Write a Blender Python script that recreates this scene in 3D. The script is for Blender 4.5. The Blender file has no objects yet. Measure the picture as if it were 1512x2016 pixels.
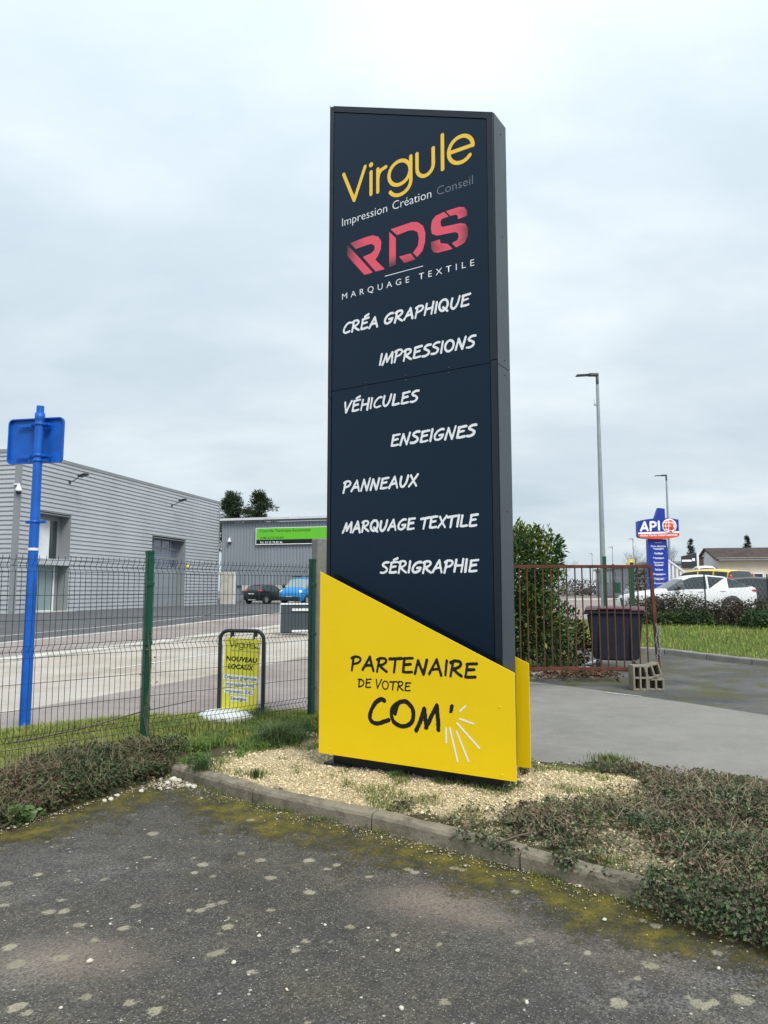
import bpy, bmesh, math, random
import numpy as np
from mathutils import Vector, Matrix, noise as mnoise
random.seed(7); RS = np.random.RandomState(11)
SC = bpy.context.scene
COL = SC.collection
PI = math.pi

# ------------------------------------------------------------------ camera
F, HZ, CH = 1450.0, 1162.0, 1.6
PITCH = math.atan((HZ - 1008) / F)
cam = bpy.data.cameras.new('camera'); camo = bpy.data.objects.new('camera', cam); COL.objects.link(camo)
cam.sensor_fit = 'HORIZONTAL'; cam.sensor_width = 36.0; cam.lens = F / 1512 * 36.0
cam.clip_start = 0.05; cam.clip_end = 3000
camo.location = (0, 0, CH); camo.rotation_euler = (PI / 2 + PITCH, 0, 0)
SC.camera = camo
SC.render.resolution_x, SC.render.resolution_y = 768, 1024

# ------------------------------------------------------------------ world and sun
SUN_AZ = math.radians(152)      # direction the light comes from, clockwise from +Y (behind the camera, to the right)
SUN_EL = math.radians(48)
w = bpy.data.worlds.new("World"); SC.world = w; w.use_nodes = True
nt = w.node_tree; nt.nodes.clear()
def wn(t, **k):
    n = nt.nodes.new(t)
    for a, b in k.items(): setattr(n, a, b)
    return n
out = wn('ShaderNodeOutputWorld'); bg = wn('ShaderNodeBackground')
sky = wn('ShaderNodeTexSky', sky_type='NISHITA', sun_disc=False)
sky.sun_elevation = SUN_EL; sky.sun_rotation = SUN_AZ; sky.air_density = 1.2; sky.dust_density = 2.5
tc = wn('ShaderNodeTexCoord'); sep = wn('ShaderNodeSeparateXYZ')
nt.links.new(tc.outputs['Generated'], sep.inputs[0])
def wm(op, a, b=None, c=None):
    n = wn('ShaderNodeMath', operation=op)
    for i, v in enumerate((a, b, c)):
        if v is None: continue
        if isinstance(v, (int, float)): n.inputs[i].default_value = v
        else: nt.links.new(v, n.inputs[i])
    return n.outputs[0]
zc = wm('MAXIMUM', sep.outputs[2], 0.0)
den = wm('ADD', zc, 0.27)
cmb = wn('ShaderNodeCombineXYZ')
nt.links.new(wm('DIVIDE', sep.outputs[0], den), cmb.inputs[0])
nt.links.new(wm('DIVIDE', sep.outputs[1], den), cmb.inputs[1])
def wnoise(scale, detail, rough, loc, sx=1, sy=1):
    mp = wn('ShaderNodeMapping'); mp.inputs['Scale'].default_value = (sx, sy, 1); mp.inputs['Location'].default_value = loc
    mp.inputs['Rotation'].default_value = (0, 0, 0.35)
    nt.links.new(cmb.outputs[0], mp.inputs[0])
    n = wn('ShaderNodeTexNoise'); n.inputs['Scale'].default_value = scale; n.inputs['Detail'].default_value = detail
    n.inputs['Roughness'].default_value = rough; n.inputs['Distortion'].default_value = 0.15
    nt.links.new(mp.outputs[0], n.inputs[0]); return n.outputs['Fac']
n1 = wnoise(1.25, 6, 0.5, (3.1, 1.7, 0), 0.9, 1.1)
n2 = wnoise(3.4, 6, 0.55, (9.4, 4.2, 0), 0.75, 1.2)
cl = wm('ADD', wm('MULTIPLY', n1, 0.65), wm('MULTIPLY', n2, 0.35))
rmp = wn('ShaderNodeValToRGB'); nt.links.new(cl, rmp.inputs[0])
SKY_K = 10.0
e = rmp.color_ramp.elements
e[0].position = 0.34; e[0].color = (0.50, 0.60, 0.675, 1)
e[1].position = 0.67; e[1].color = (0.745, 0.815, 0.855, 1)
m = e.new(0.50); m.color = (0.60, 0.685, 0.745, 1)
# an overcast dome is brighter towards the zenith
gain = wm('MULTIPLY', wm('ADD', wm('MULTIPLY', wm('POWER', zc, 2.0), 0.85), 1.0), SKY_K)
vm = wn('ShaderNodeVectorMath', operation='SCALE'); nt.links.new(rmp.outputs[0], vm.inputs[0]); nt.links.new(gain, vm.inputs['Scale'])
mx = wn('ShaderNodeMix', data_type='RGBA'); mx.inputs['Factor'].default_value = 0.94
nt.links.new(sky.outputs[0], mx.inputs['A']); nt.links.new(vm.outputs[0], mx.inputs['B'])
nt.links.new(mx.outputs['Result'], bg.inputs['Color']); bg.inputs['Strength'].default_value = 0.1
nt.links.new(bg.outputs[0], out.inputs[0])
sl = bpy.data.lights.new('sun', 'SUN'); sl.energy = 2.7; sl.angle = math.radians(22); sl.color = (1.0, 0.965, 0.91)
so = bpy.data.objects.new('sun', sl); COL.objects.link(so); so.location = (0, 0, 30)
sd = Vector((math.sin(SUN_AZ) * math.cos(SUN_EL), math.cos(SUN_AZ) * math.cos(SUN_EL), math.sin(SUN_EL)))
so.rotation_euler = sd.to_track_quat('Z', 'Y').to_euler()
vs = SC.view_settings; vs.view_transform = 'Standard'; vs.look = 'None'; vs.exposure = 0.2; vs.gamma = 1.0; vs.use_curve_mapping = False
SC.display_settings.display_device = 'sRGB'

# ------------------------------------------------------------------ helpers
def px_ray(px, py):
    X = (px - 756) / F; Y = (1008 - py) / F; c, s = math.cos(PITCH), math.sin(PITCH)
    return (X, c - Y * s, s + Y * c)
def at(px, py, depth):          # the place seen at that spot of the photograph, depth metres away
    d = px_ray(px, py); t = depth / d[1]; return Vector((d[0] * t, depth, CH + d[2] * t))
def gnd(px, py, z=0.0):         # same, on level ground of height z
    d = px_ray(px, py); t = (z - CH) / d[2]; return Vector((d[0] * t, d[1] * t, z))

def tag(o, label=None, cat=None, group=None, kind=None):
    if label: o['label'] = label
    if cat: o['category'] = cat
    if group: o['group'] = group
    if kind: o['kind'] = kind
    return o
def empty(name, loc, rz=0.0, label=None, cat=None, group=None):
    o = bpy.data.objects.new(name, None); COL.objects.link(o); o.empty_display_size = 0.2
    o.location = loc; o.rotation_euler = (0, 0, rz); return tag(o, label, cat, group)
def link(name, me, mat=None, parent=None):
    o = bpy.data.objects.new(name, me); COL.objects.link(o)
    if mat and not me.materials: me.materials.append(mat)
    if parent: o.parent = parent
    return o
def copy_tree(o, parent=None):
    c = o.copy(); COL.objects.link(c); c.parent = parent
    for ch in list(o.children): copy_tree(ch, c)
    return c

class MB:
    def __init__(s): s.v = []; s.f = []; s.sm = []
    def add(s, vs, fs, smooth=False):
        b = len(s.v); s.v += [tuple(p) for p in vs]; s.f += [tuple(i + b for i in f) for f in fs]; s.sm += [smooth] * len(fs); return s
    def box(s, c, d, rot=None):
        hx, hy, hz = d[0] / 2, d[1] / 2, d[2] / 2
        P = [Vector((x, y, z)) for z in (-hz, hz) for x, y in ((-hx, -hy), (hx, -hy), (hx, hy), (-hx, hy))]
        if rot is not None: P = [rot @ p for p in P]
        c = Vector(c)
        return s.add([p + c for p in P], [(3, 2, 1, 0), (4, 5, 6, 7), (0, 1, 5, 4), (1, 2, 6, 5), (2, 3, 7, 6), (3, 0, 4, 7)])
    def bar(s, a, b, wd, ht=None):
        a, b = Vector(a), Vector(b); ht = ht or wd
        q = (b - a).to_track_quat('X', 'Z').to_matrix()
        return s.box((a + b) / 2, ((b - a).length, wd, ht), q)
    def tube(s, pts, r, n=8, cap=True, smooth=True):
        pts = [Vector(p) for p in pts]; rs = r if isinstance(r, (list, tuple)) else [r] * len(pts)
        V = []; Fc = []; prev = None
        for i, p in enumerate(pts):
            t = (pts[min(i + 1, len(pts) - 1)] - pts[max(i - 1, 0)]).normalized()
            if prev is None:
                u = t.orthogonal().normalized()
            else:
                u = (prev - t * prev.dot(t)); u = u.normalized() if u.length > 1e-6 else t.orthogonal().normalized()
            prev = u; vv = t.cross(u)
            for k in range(n):
                a = 2 * PI * k / n + PI / n; V.append(p + (u * math.cos(a) + vv * math.sin(a)) * rs[i])
        for i in range(len(pts) - 1):
            for k in range(n):
                k2 = (k + 1) % n; Fc.append((i * n + k, i * n + k2, (i + 1) * n + k2, (i + 1) * n + k))
        s.add(V, Fc, smooth)
        if cap: s.add(V[:n], [tuple(range(n - 1, -1, -1))]); s.add(V[-n:], [tuple(range(n))])
        return s
    def prism(s, poly, a, b, axis='y'):     # polygon in two coordinates pushed along the third from a to b
        def P(u, v, t): return (u, t, v) if axis == 'y' else (t, u, v) if axis == 'x' else (u, v, t)
        n = len(poly); V = [P(u, v, a) for u, v in poly] + [P(u, v, b) for u, v in poly]
        Fc = [tuple(range(n)), tuple(range(2 * n - 1, n - 1, -1))] + [(i, i + n, (i + 1) % n + n, (i + 1) % n) for i in range(n)]
        return s.add(V, Fc)
    def lathe(s, prof, n=16, c=(0, 0, 0), axis='z', smooth=True):
        V = []; Fc = []; m = len(prof)
        for k in range(n):
            a = 2 * PI * k / n
            for r, h in prof:
                p = (r * math.cos(a), r * math.sin(a), h)
                if axis == 'y': p = (p[0], p[2], p[1])
                if axis == 'x': p = (p[2], p[0], p[1])
                V.append((p[0] + c[0], p[1] + c[1], p[2] + c[2]))
        for k in range(n):
            k2 = (k + 1) % n
            for i in range(m - 1): Fc.append((k * m + i, k2 * m + i, k2 * m + i + 1, k * m + i + 1))
        return s.add(V, Fc, smooth)
    def build(s, name, mat, parent=None, loc=None, bevel=0.0, seg=1):
        me = bpy.data.meshes.new(name); me.from_pydata(s.v, [], s.f); me.polygons.foreach_set('use_smooth', s.sm); me.validate()
        bm = bmesh.new(); bm.from_mesh(me)
        if bevel:
            bmesh.ops.remove_doubles(bm, verts=bm.verts, dist=1e-6)
            bmesh.ops.bevel(bm, geom=[e for e in bm.edges if e.calc_face_angle(0) > 0.5], offset=bevel, segments=seg, affect='EDGES', clamp_overlap=True)
        bmesh.ops.recalc_face_normals(bm, faces=bm.faces); bm.to_mesh(me); bm.free()
        me.update(); o = link(name, me, mat, parent)
        if loc is not None: o.location = loc
        return o

def np_mesh(name, V, faces, mat, parent=None, col=None, smooth=False, attrs=None):
    V = np.asarray(V, np.float32); faces = np.asarray(faces, np.int32); k = faces.shape[1]
    me = bpy.data.meshes.new(name); me.vertices.add(len(V)); me.vertices.foreach_set('co', V.ravel())
    me.loops.add(faces.size); me.loops.foreach_set('vertex_index', faces.ravel())
    me.polygons.add(len(faces)); me.polygons.foreach_set('loop_start', np.arange(0, faces.size, k, dtype=np.int32))
    if smooth: me.polygons.foreach_set('use_smooth', np.ones(len(faces), bool))
    me.update(calc_edges=True)
    if col is not None:
        a = me.color_attributes.new('Col', 'FLOAT_COLOR', 'POINT'); c4 = np.ones((len(V), 4), np.float32); c4[:, :3] = col
        a.data.foreach_set('color', c4.ravel())
    for nm, arr in (attrs or {}).items():
        a = me.attributes.new(nm, 'FLOAT', 'POINT'); a.data.foreach_set('value', np.asarray(arr, np.float32))
    return link(name, me, mat, parent)

def vnoise(x, y, seed=0):      # smooth value noise, 0..1
    x = np.asarray(x, float); y = np.asarray(y, float)
    xi = np.floor(x).astype(np.int64); yi = np.floor(y).astype(np.int64); fx = x - xi; fy = y - yi
    fx = fx * fx * (3 - 2 * fx); fy = fy * fy * (3 - 2 * fy)
    def hsh(a, b):
        v = (a * 374761393 + b * 668265263 + seed * 974711) & 0x7fffffff
        v = ((v ^ (v >> 13)) * 1274126177) & 0x7fffffff
        return ((v ^ (v >> 16)) & 0xffff) / 65535.0
    return (hsh(xi, yi) * (1 - fx) + hsh(xi + 1, yi) * fx) * (1 - fy) + (hsh(xi, yi + 1) * (1 - fx) + hsh(xi + 1, yi + 1) * fx) * fy
def fbm(x, y, seed=0, o=4):
    t = 0; a = 0.5; s = 0
    for i in range(o): t = t + a * vnoise(x * 2 ** i, y * 2 ** i, seed + i); s += a; a *= 0.5
    return t / s
def inpoly(x, y, P):
    r = np.zeros(np.shape(x), bool); n = len(P)
    for i in range(n):
        x1, y1 = P[i]; x2, y2 = P[(i + 1) % n]
        c = ((y1 > y) != (y2 > y)) & (x < (x2 - x1) * (y - y1) / ((y2 - y1) + 1e-12) + x1); r ^= c
    return r
def pdist(x, y, P, closed=False):
    d = np.full(np.shape(x), 1e9); n = len(P)
    for i in range(n if closed else n - 1):
        ax, ay = P[i][:2]; bx, by = P[(i + 1) % n][:2]; dx, dy = bx - ax, by - ay; L = dx * dx + dy * dy + 1e-12
        t = np.clip(((x - ax) * dx + (y - ay) * dy) / L, 0, 1); d = np.minimum(d, np.hypot(x - ax - t * dx, y - ay - t * dy))
    return d
def sstep(a, b, x):
    t = np.clip((x - a) / (b - a), 0, 1); return t * t * (3 - 2 * t)

# ------------------------------------------------------------------ materials
class NT:
    def __init__(s, name):
        s.m = bpy.data.materials.new(name); s.m.use_nodes = True; s.t = s.m.node_tree
        s.b = next(n for n in s.t.nodes if n.type == 'BSDF_PRINCIPLED')
    def n(s, t, **k):
        q = s.t.nodes.new(t)
        for a, b in k.items(): setattr(q, a, b)
        return q
    def l(s, a, b): s.t.links.new(a, b)
    def val(s, inp, v):
        if isinstance(v, (int, float)): inp.default_value = v
        elif isinstance(v, (tuple, list)): inp.default_value = tuple(v) + ((1,) if len(v) == 3 else ())
        else: s.l(v, inp)
    def math(s, op, a, b=0.0, clamp=False):
        q = s.n('ShaderNodeMath', operation=op); q.use_clamp = clamp; s.val(q.inputs[0], a); s.val(q.inputs[1], b); return q.outputs[0]
    def mix(s, f, a, b, bt='MIX'):
        q = s.n('ShaderNodeMix', data_type='RGBA', blend_type=bt); s.val(q.inputs['Factor'], f); s.val(q.inputs['A'], a); s.val(q.inputs['B'], b); return q.outputs['Result']
    def co(s, scale=1.0, kind='Object'):
        t = s.n('ShaderNodeTexCoord'); mp = s.n('ShaderNodeMapping'); mp.inputs['Scale'].default_value = scale if isinstance(scale, tuple) else (scale,) * 3
        s.l(t.outputs[kind], mp.inputs[0]); return mp.outputs[0]
    def noise(s, scale, detail=4, rough=0.55, kind='Object', stretch=(1, 1, 1)):
        q = s.n('ShaderNodeTexNoise'); q.inputs['Scale'].default_value = scale; q.inputs['Detail'].default_value = detail; q.inputs['Roughness'].default_value = rough
        s.l(s.co(stretch, kind), q.inputs[0]); return q.outputs['Fac']
    def vor(s, scale, feature='F1', out='Distance'):
        q = s.n('ShaderNodeTexVoronoi', feature=feature); q.inputs['Scale'].default_value = scale; s.l(s.co(), q.inputs['Vector']); return q.outputs[out]
    def ramp(s, f, lo, hi):
        q = s.n('ShaderNodeMapRange'); q.clamp = True; s.val(q.inputs[0], f); q.inputs[1].default_value = lo; q.inputs[2].default_value = hi; return q.outputs[0]
    def bump(s, h, strength=0.3, dist=0.01):
        q = s.n('ShaderNodeBump'); q.inputs['Strength'].default_value = strength; q.inputs['Distance'].default_value = dist; s.l(h, q.inputs['Height']); s.l(q.outputs[0], s.b.inputs['Normal'])
    def attr(s, name, o='Fac'):
        q = s.n('ShaderNodeAttribute'); q.attribute_name = name; return q.outputs[o]
    def fin(s, col, rough=0.6, metal=0.0, spec=0.5):
        s.val(s.b.inputs['Base Color'], col); s.val(s.b.inputs['Roughness'], rough); s.b.inputs['Metallic'].default_value = metal; s.b.inputs['Specular IOR Level'].default_value = spec; return s.m
def simple(name, c, rough=0.5, metal=0.0, spec=0.5, var=0.12, scale=3.0, bump=0.0, bscale=60.0):
    k = NT(name); f = k.noise(scale, 5)
    lo = tuple(x * (1 - var) for x in c); hi = tuple(min(1, x * (1 + var)) for x in c)
    col = k.mix(k.ramp(f, 0.3, 0.7), lo, hi)
    if bump: k.bump(k.noise(bscale, 3), bump, 0.004)
    r = k.math('ADD', k.math('MULTIPLY', k.noise(scale * 2.3, 3), 0.14), rough - 0.07, True)
    return k.fin(col, r, metal, spec)
def colmat(name, rough=0.6, spec=0.3, trans=0.0):
    k = NT(name); k.fin(k.attr('Col', 'Color'), rough, 0, spec)
    if trans:
        k.b.inputs['Transmission Weight'].default_value = 0
        tr = k.n('ShaderNodeBsdfTranslucent'); k.l(k.attr('Col', 'Color'), tr.inputs['Color']); ms = k.n('ShaderNodeMixShader'); ms.inputs[0].default_value = trans
        o = next(n for n in k.t.nodes if n.type == 'OUTPUT_MATERIAL'); k.l(k.b.outputs[0], ms.inputs[1]); k.l(tr.outputs[0], ms.inputs[2]); k.l(ms.outputs[0], o.inputs[0])
    return k.m

M = {}
M['navy'] = simple('navy_panel', (0.0026, 0.0078, 0.019), 0.24, 0, 0.42, 0.06, 1.2, 0.02, 300); M['navy'].node_tree.nodes['Principled BSDF'].inputs['Specular Tint'].default_value = (0.55, 0.78, 1.0, 1)
M['navy_frame'] = simple('navy_frame', (0.0045, 0.010, 0.020), 0.30, 0, 0.45, 0.06, 1.2)
M['slate'] = simple('slate_side', (0.032, 0.045, 0.058), 0.45, 0, 0.6, 0.06, 1.2)
M['yellow'] = simple('yellow_panel', (0.87, 0.60, 0.002), 0.48, 0, 0.35, 0.02, 2.0, 0.01, 200)
M['vinyl_white'] = simple('white_vinyl', (0.84, 0.86, 0.88), 0.45, 0, 0.4, 0.03)
M['vinyl_black'] = simple('black_vinyl', (0.006, 0.006, 0.008), 0.5, 0, 0.4, 0.1)
M['vinyl_amber'] = simple('amber_vinyl', (0.93, 0.58, 0.05), 0.45, 0, 0.4, 0.03)
M['vinyl_grey'] = simple('grey_vinyl', (0.16, 0.18, 0.21), 0.45, 0, 0.4, 0.03)
M['vinyl_red'] = simple('red_vinyl', (0.72, 0.10, 0.06), 0.45, 0, 0.4, 0.03)
k = NT('fading_red_print'); M['rds'] = k.fin(k.mix(k.attr('fade'), (0.013, 0.018, 0.028), (0.80, 0.085, 0.135)), 0.42, 0, 0.5)
M['screw'] = simple('dark_screw', (0.01, 0.01, 0.013), 0.4)
M['steel_dark'] = simple('dark_steel', (0.018, 0.02, 0.023), 0.5, 0.2)
M['green_paint'] = simple('green_powder_coat', (0.004, 0.060, 0.034), 0.38, 0, 0.5, 0.1, 6)
M['green_wire'] = simple('green_wire_coat', (0.012, 0.035, 0.030), 0.45, 0, 0.4, 0.15, 6)
M['blue_paint'] = simple('blue_paint', (0.003, 0.100, 0.47), 0.46, 0, 0.4, 0.20, 5, 0.03, 120)
M['galv'] = simple('galvanised_steel', (0.30, 0.34, 0.355), 0.45, 0.4, 0.5, 0.14, 2)
M['lamp_dark'] = simple('lamp_housing', (0.06, 0.065, 0.07), 0.5)
M['glass_dark'] = simple('dark_glass', (0.030, 0.042, 0.048), 0.06, 0, 0.5, 0.05)
M['glass_refl'] = simple('blueish_glass', (0.13, 0.15, 0.22), 0.08, 0, 0.9, 0.5, 1.2)
M['steel_cab'] = simple('cabinet_grey', (0.045, 0.060, 0.072), 0.5, 0, .4, .08)
M['glass_pale'] = simple('pale_glass', (0.22, 0.29, 0.30), 0.10, 0, 0.5, 0.05)
M['rubber'] = simple('tyre_rubber', (0.014, 0.014, 0.015), 0.75)
M['alu'] = simple('wheel_alloy', (0.42, 0.43, 0.45), 0.35, 0.6)
M['plastic_dark'] = simple('dark_plastic', (0.022, 0.024, 0.028), 0.5)
M['red_light'] = simple('red_lamp_lens', (0.45, 0.015, 0.02), 0.15, 0, 0.7)
M['clear_light'] = simple('clear_lamp_lens', (0.70, 0.74, 0.76), 0.12, 0, 0.8)
M['white_plate'] = simple('white_plate', (0.72, 0.73, 0.72), 0.5)
M['white_metal'] = simple('white_metal', (0.70, 0.72, 0.73), 0.5, 0, 0.4, 0.08, 2)

def facade_mat(name, c, rough=0.42, metal=0.25):
    k = NT(name); f = k.noise(0.35, 5, 0.6, stretch=(1, 1, 0.4)); st = k.noise(3.0, 4, 0.6, stretch=(6, 6, 0.3))
    col = k.mix(k.ramp(f, 0.3, 0.7), tuple(x * .9 for x in c), tuple(x * 1.08 for x in c)); col = k.mix(k.math('MULTIPLY', k.ramp(st, 0.55, 0.8), 0.18), col, tuple(x * .7 for x in c))
    return k.fin(col, rough, metal, 0.5)
M['clad'] = facade_mat('silver_cladding', (0.52, 0.54, 0.56))
M['clad2'] = facade_mat('grey_cladding', (0.24, 0.265, 0.295), 0.5, 0.1)
M['trim'] = facade_mat('grey_trim', (0.25, 0.265, 0.28), 0.5, 0.1)
M['door_panel'] = facade_mat('door_panel_grey', (0.26, 0.29, 0.31), 0.4, 0.1)
def concrete(name, c, dirt=(0.10, 0.10, 0.08), amt=0.5, sc=3.0, bs=0.5):
    k = NT(name); a = k.noise(sc, 8, 0.65); b = k.noise(sc * 9, 5, 0.6); d = k.noise(sc * 0.7, 6, 0.7)
    col = k.mix(k.ramp(a, 0.3, 0.7), tuple(x * .75 for x in c), tuple(x * 1.18 for x in c))
    col = k.mix(k.math('MULTIPLY', k.ramp(b, 0.5, 0.75), 0.35), col, tuple(x * 1.5 for x in c))
    col = k.mix(k.math('MULTIPLY', k.ramp(d, 0.48, 0.72), amt), col, dirt); k.bump(b, bs, 0.006)
    return k.fin(col, 0.88, 0, 0.25)
M['kerb'] = concrete('kerb_concrete', (0.235, 0.205, 0.155), (0.052, 0.047, 0.030), 0.95, 6.5, 1.0)
M['conc_pale'] = concrete('pale_concrete', (0.50, 0.48, 0.43), (0.28, 0.26, 0.22), 0.35, 1.6)
M['conc_grey'] = concrete('grey_concrete', (0.24, 0.235, 0.215), (0.11, 0.11, 0.10), 0.5, 2.0)
M['cinder'] = concrete('cinder_concrete', (0.25, 0.225, 0.18), (0.12, 0.11, 0.085), 0.55, 6.0)
k = NT('rusty_paint'); r1 = k.noise(7, 6, 0.65); r2 = k.noise(40, 4, 0.6)
c1 = k.mix(k.ramp(r1, 0.35, 0.65), (0.055, 0.026, 0.020), (0.135, 0.050, 0.028)); c1 = k.mix(k.math('MULTIPLY', k.ramp(r2, 0.5, 0.75), 0.5), c1, (0.20, 0.075, 0.035)); k.bump(r2, 0.5, 0.003)
M['rust'] = k.fin(c1, 0.85, 0, 0.25)
M['leaf'] = colmat('leaf_green', 0.42, 0.45, 0.18)
M['leaf_dull'] = colmat('undergrowth_leaf', 0.6, 0.3, 0.12)
M['grass'] = colmat('grass_blade', 0.6, 0.3, 0.25)
M['needle'] = colmat('needle', 0.7, 0.2, 0.05)
M['bark'] = concrete('bark', (0.09, 0.07, 0.055), (0.04, 0.035, 0.03), 0.5, 6.0, 0.8)
M['twig'] = concrete('twig', (0.15, 0.12, 0.095), (0.07, 0.06, 0.05), 0.5, 9.0, 0.5)
M['stone'] = colmat('limestone_chip', 0.85, 0.25)
# ------------------------------------------------------------------ terrain
LPX = [-60, 0, 7, 8.5, 12, 15, 20, 26, 33, 40, 3000]; LPZ = [0, 0, .02, .05, .05, .08, .15, .28, .53, .55, .55]
RPX = [-60, 0, 7, 11, 15, 20, 24, 28, 3000]; RPZ = [0, 0, .05, .10, .14, .35, .50, .60, .60]
def hgt(x, y):
    b = sstep(-2, 3, np.asarray(x, float)); return np.interp(y, LPX, LPZ) * (1 - b) + np.interp(y, RPX, RPZ) * b

def asphalt(name, lo, hi, speck=(0.30, 0.29, 0.27), samt=0.5, patch=0.25, tint=None, tamt=0.0):
    k = NT(name); a = k.noise(0.9, 7, 0.62); b = k.noise(6, 6, 0.65); g = k.noise(170, 2, 0.5); v = k.vor(230, 'F1', 'Color')
    col = k.mix(k.ramp(a, 0.32, 0.68), lo, hi)
    if tint: col = k.mix(k.math('MULTIPLY', k.ramp(k.noise(0.33, 6, 0.6), 0.42, 0.62), tamt), col, tint)
    col = k.mix(k.math('MULTIPLY', k.ramp(b, 0.45, 0.75), patch), col, tuple(x * 1.7 for x in hi))
    col = k.mix(k.math('MULTIPLY', k.ramp(g, 0.60, 0.72), samt), col, speck)
    k.bump(g, 0.5, 0.004); return k.fin(col, 0.9, 0, 0.25)
M['ground'] = asphalt('far_ground', (0.15, 0.14, 0.125), (0.20, 0.19, 0.17))
M['car_park'] = asphalt('dark_car_park', (0.075, 0.076, 0.082), (0.105, 0.105, 0.11), samt=0.2)
M['road'] = asphalt('beige_road', (0.30, 0.26, 0.21), (0.42, 0.37, 0.315), (0.5, 0.46, 0.4), 0.3, 0.2, (0.50, 0.47, 0.43), 0.6)
M['pink_pave'] = asphalt('pink_pavement', (0.185, 0.150, 0.138), (0.27, 0.225, 0.205), (0.42, 0.38, 0.36), 0.45, 0.3, (0.34, 0.31, 0.29), 0.5)
M['drive'] = asphalt('pale_driveway', (0.165, 0.158, 0.143), (0.225, 0.215, 0.195), (0.44, 0.43, 0.40), 0.75, 0.18, (0.235, 0.222, 0.198), 0.5)
k = NT('old_yard_asphalt'); a = k.noise(1.1, 7, 0.62); b = k.noise(0.7, 6, 0.65); g = k.noise(150, 2, 0.5); mo = k.noise(1.5, 7, 0.7); wsp = k.noise(5, 5, 0.6, stretch=(1, 3, 1))
c1 = k.mix(k.ramp(a, 0.35, 0.65), (0.055, 0.056, 0.057), (0.12, 0.118, 0.112))
c1 = k.mix(k.math('MULTIPLY', k.ramp(mo, 0.47, 0.62), 0.85), c1, (0.075, 0.072, 0.012)); c1 = k.mix(k.math('MULTIPLY', k.ramp(wsp, 0.68, 0.76), 0.8), c1, (0.42, 0.41, 0.38)); c1 = k.mix(k.math('MULTIPLY', k.ramp(g, 0.6, 0.72), 0.4), c1, (0.26, 0.25, 0.23)); k.bump(g, 0.5, 0.004)
M['yard'] = k.fin(c1, 0.9, 0, 0.25)
k = NT('lawn_soil'); a = k.noise(1.3, 6, 0.6); b = k.noise(30, 4, 0.6)
c1 = k.mix(k.ramp(a, 0.35, 0.65), (0.075, 0.095, 0.022), (0.12, 0.125, 0.035)); c1 = k.mix(k.math('MULTIPLY', k.ramp(b, 0.5, 0.7), 0.5), c1, (0.05, 0.045, 0.025)); M['lawn'] = k.fin(c1, 0.95, 0, 0.1)
k = NT('road_paint'); g = k.noise(14, 6, 0.7); M['road_paint'] = k.fin(k.mix(k.ramp(g, 0.35, 0.65), (0.42, 0.40, 0.36), (0.70, 0.69, 0.66)), 0.7)

def sheet(name, poly, dz, mat, step=1.0, kind='structure', parent=None):
    bm = bmesh.new(); bm.faces.new([bm.verts.new((x, y, 0)) for x, y in poly])
    for ax in (0, 1):
        lo = min(p[ax] for p in poly); hi = max(p[ax] for p in poly); q = lo + step
        while q < hi:
            co = [0, 0, 0]; no = [0, 0, 0]; co[ax] = q; no[ax] = 1
            bmesh.ops.bisect_plane(bm, geom=bm.verts[:] + bm.edges[:] + bm.faces[:], plane_co=co, plane_no=no); q += step
    for v in bm.verts: v.co.z = float(hgt(v.co.x, v.co.y)) + dz
    bmesh.ops.recalc_face_normals(bm, faces=bm.faces)
    for f_ in bm.faces:
        if f_.normal.z < 0: f_.normal_flip()
    me = bpy.data.meshes.new(name); bm.to_mesh(me); bm.free(); o = link(name, me, mat, parent)
    if kind: o['kind'] = kind
    return o
gx = np.unique(np.concatenate([[-900, -400, -200, -100, -60], np.arange(-40, 41, 2.0), [60, 100, 200, 400, 900]]))
gy = np.unique(np.concatenate([[-60, -20], np.arange(-6, 44, 2.0), [7, 8.5, 11, 15, 33, 60, 100, 200, 500, 1200]]))
X, Y = np.meshgrid(gx, gy); Z = hgt(X, Y) - 0.06; nx = len(gx); idx = np.arange(X.size).reshape(X.shape)
o = np_mesh('ground', np.stack([X, Y, Z], -1).reshape(-1, 3), np.stack([idx[:-1, :-1], idx[:-1, 1:], idx[1:, 1:], idx[1:, :-1]], -1).reshape(-1, 4), M['ground']); o['kind'] = 'structure'

SL = 0.418
def st(x0, y): return (x0 + SL * y, y)
def strip(x0, x1, y0, y1): return [st(x0, y0), st(x1, y0), st(x1, y1), st(x0, y1)]
sheet('car_park', strip(-70, -18.5, 8, 92), 0.02, M['car_park'], 2)
sheet('far_pavement', strip(-18.52, -14.85, 6, 92), 0.05, M['pink_pave'], 1.5)
sheet('road', strip(-14.5, -8.76, 4, 92), 0.0, M['road'], 1.5)
sheet('near_pavement', [st(-8.76, 7.9), (-2.6, 8.75), (-.9, 9.3), (0.5, 8.0), (2.0, 7.4), (2.0, 11.0), (1.0, 23.0), st(-8.76, 28)], 0.012, M['pink_pave'], 1.0)
for i, (y0, y1) in enumerate([(5.5, 11.3), (14.5, 18.5), (21.5, 25.5), (28.5, 32.5), (35.5, 39.5)]):
    sheet('lane_line', strip(-11.41, -11.30, y0, y1), 0.006, M['road_paint'], 1.0)
sheet('edge_line', strip(-21.0, -20.9, 22, 34), 0.026, M['road_paint'], 2)
sheet('yard', [(0.6, 10.2), (5.0, 6.2), (16, 6.2), (24, 10.0), (24, 17.5), (0.6, 17.5)], 0.004, M['yard'], 1.0)
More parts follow.
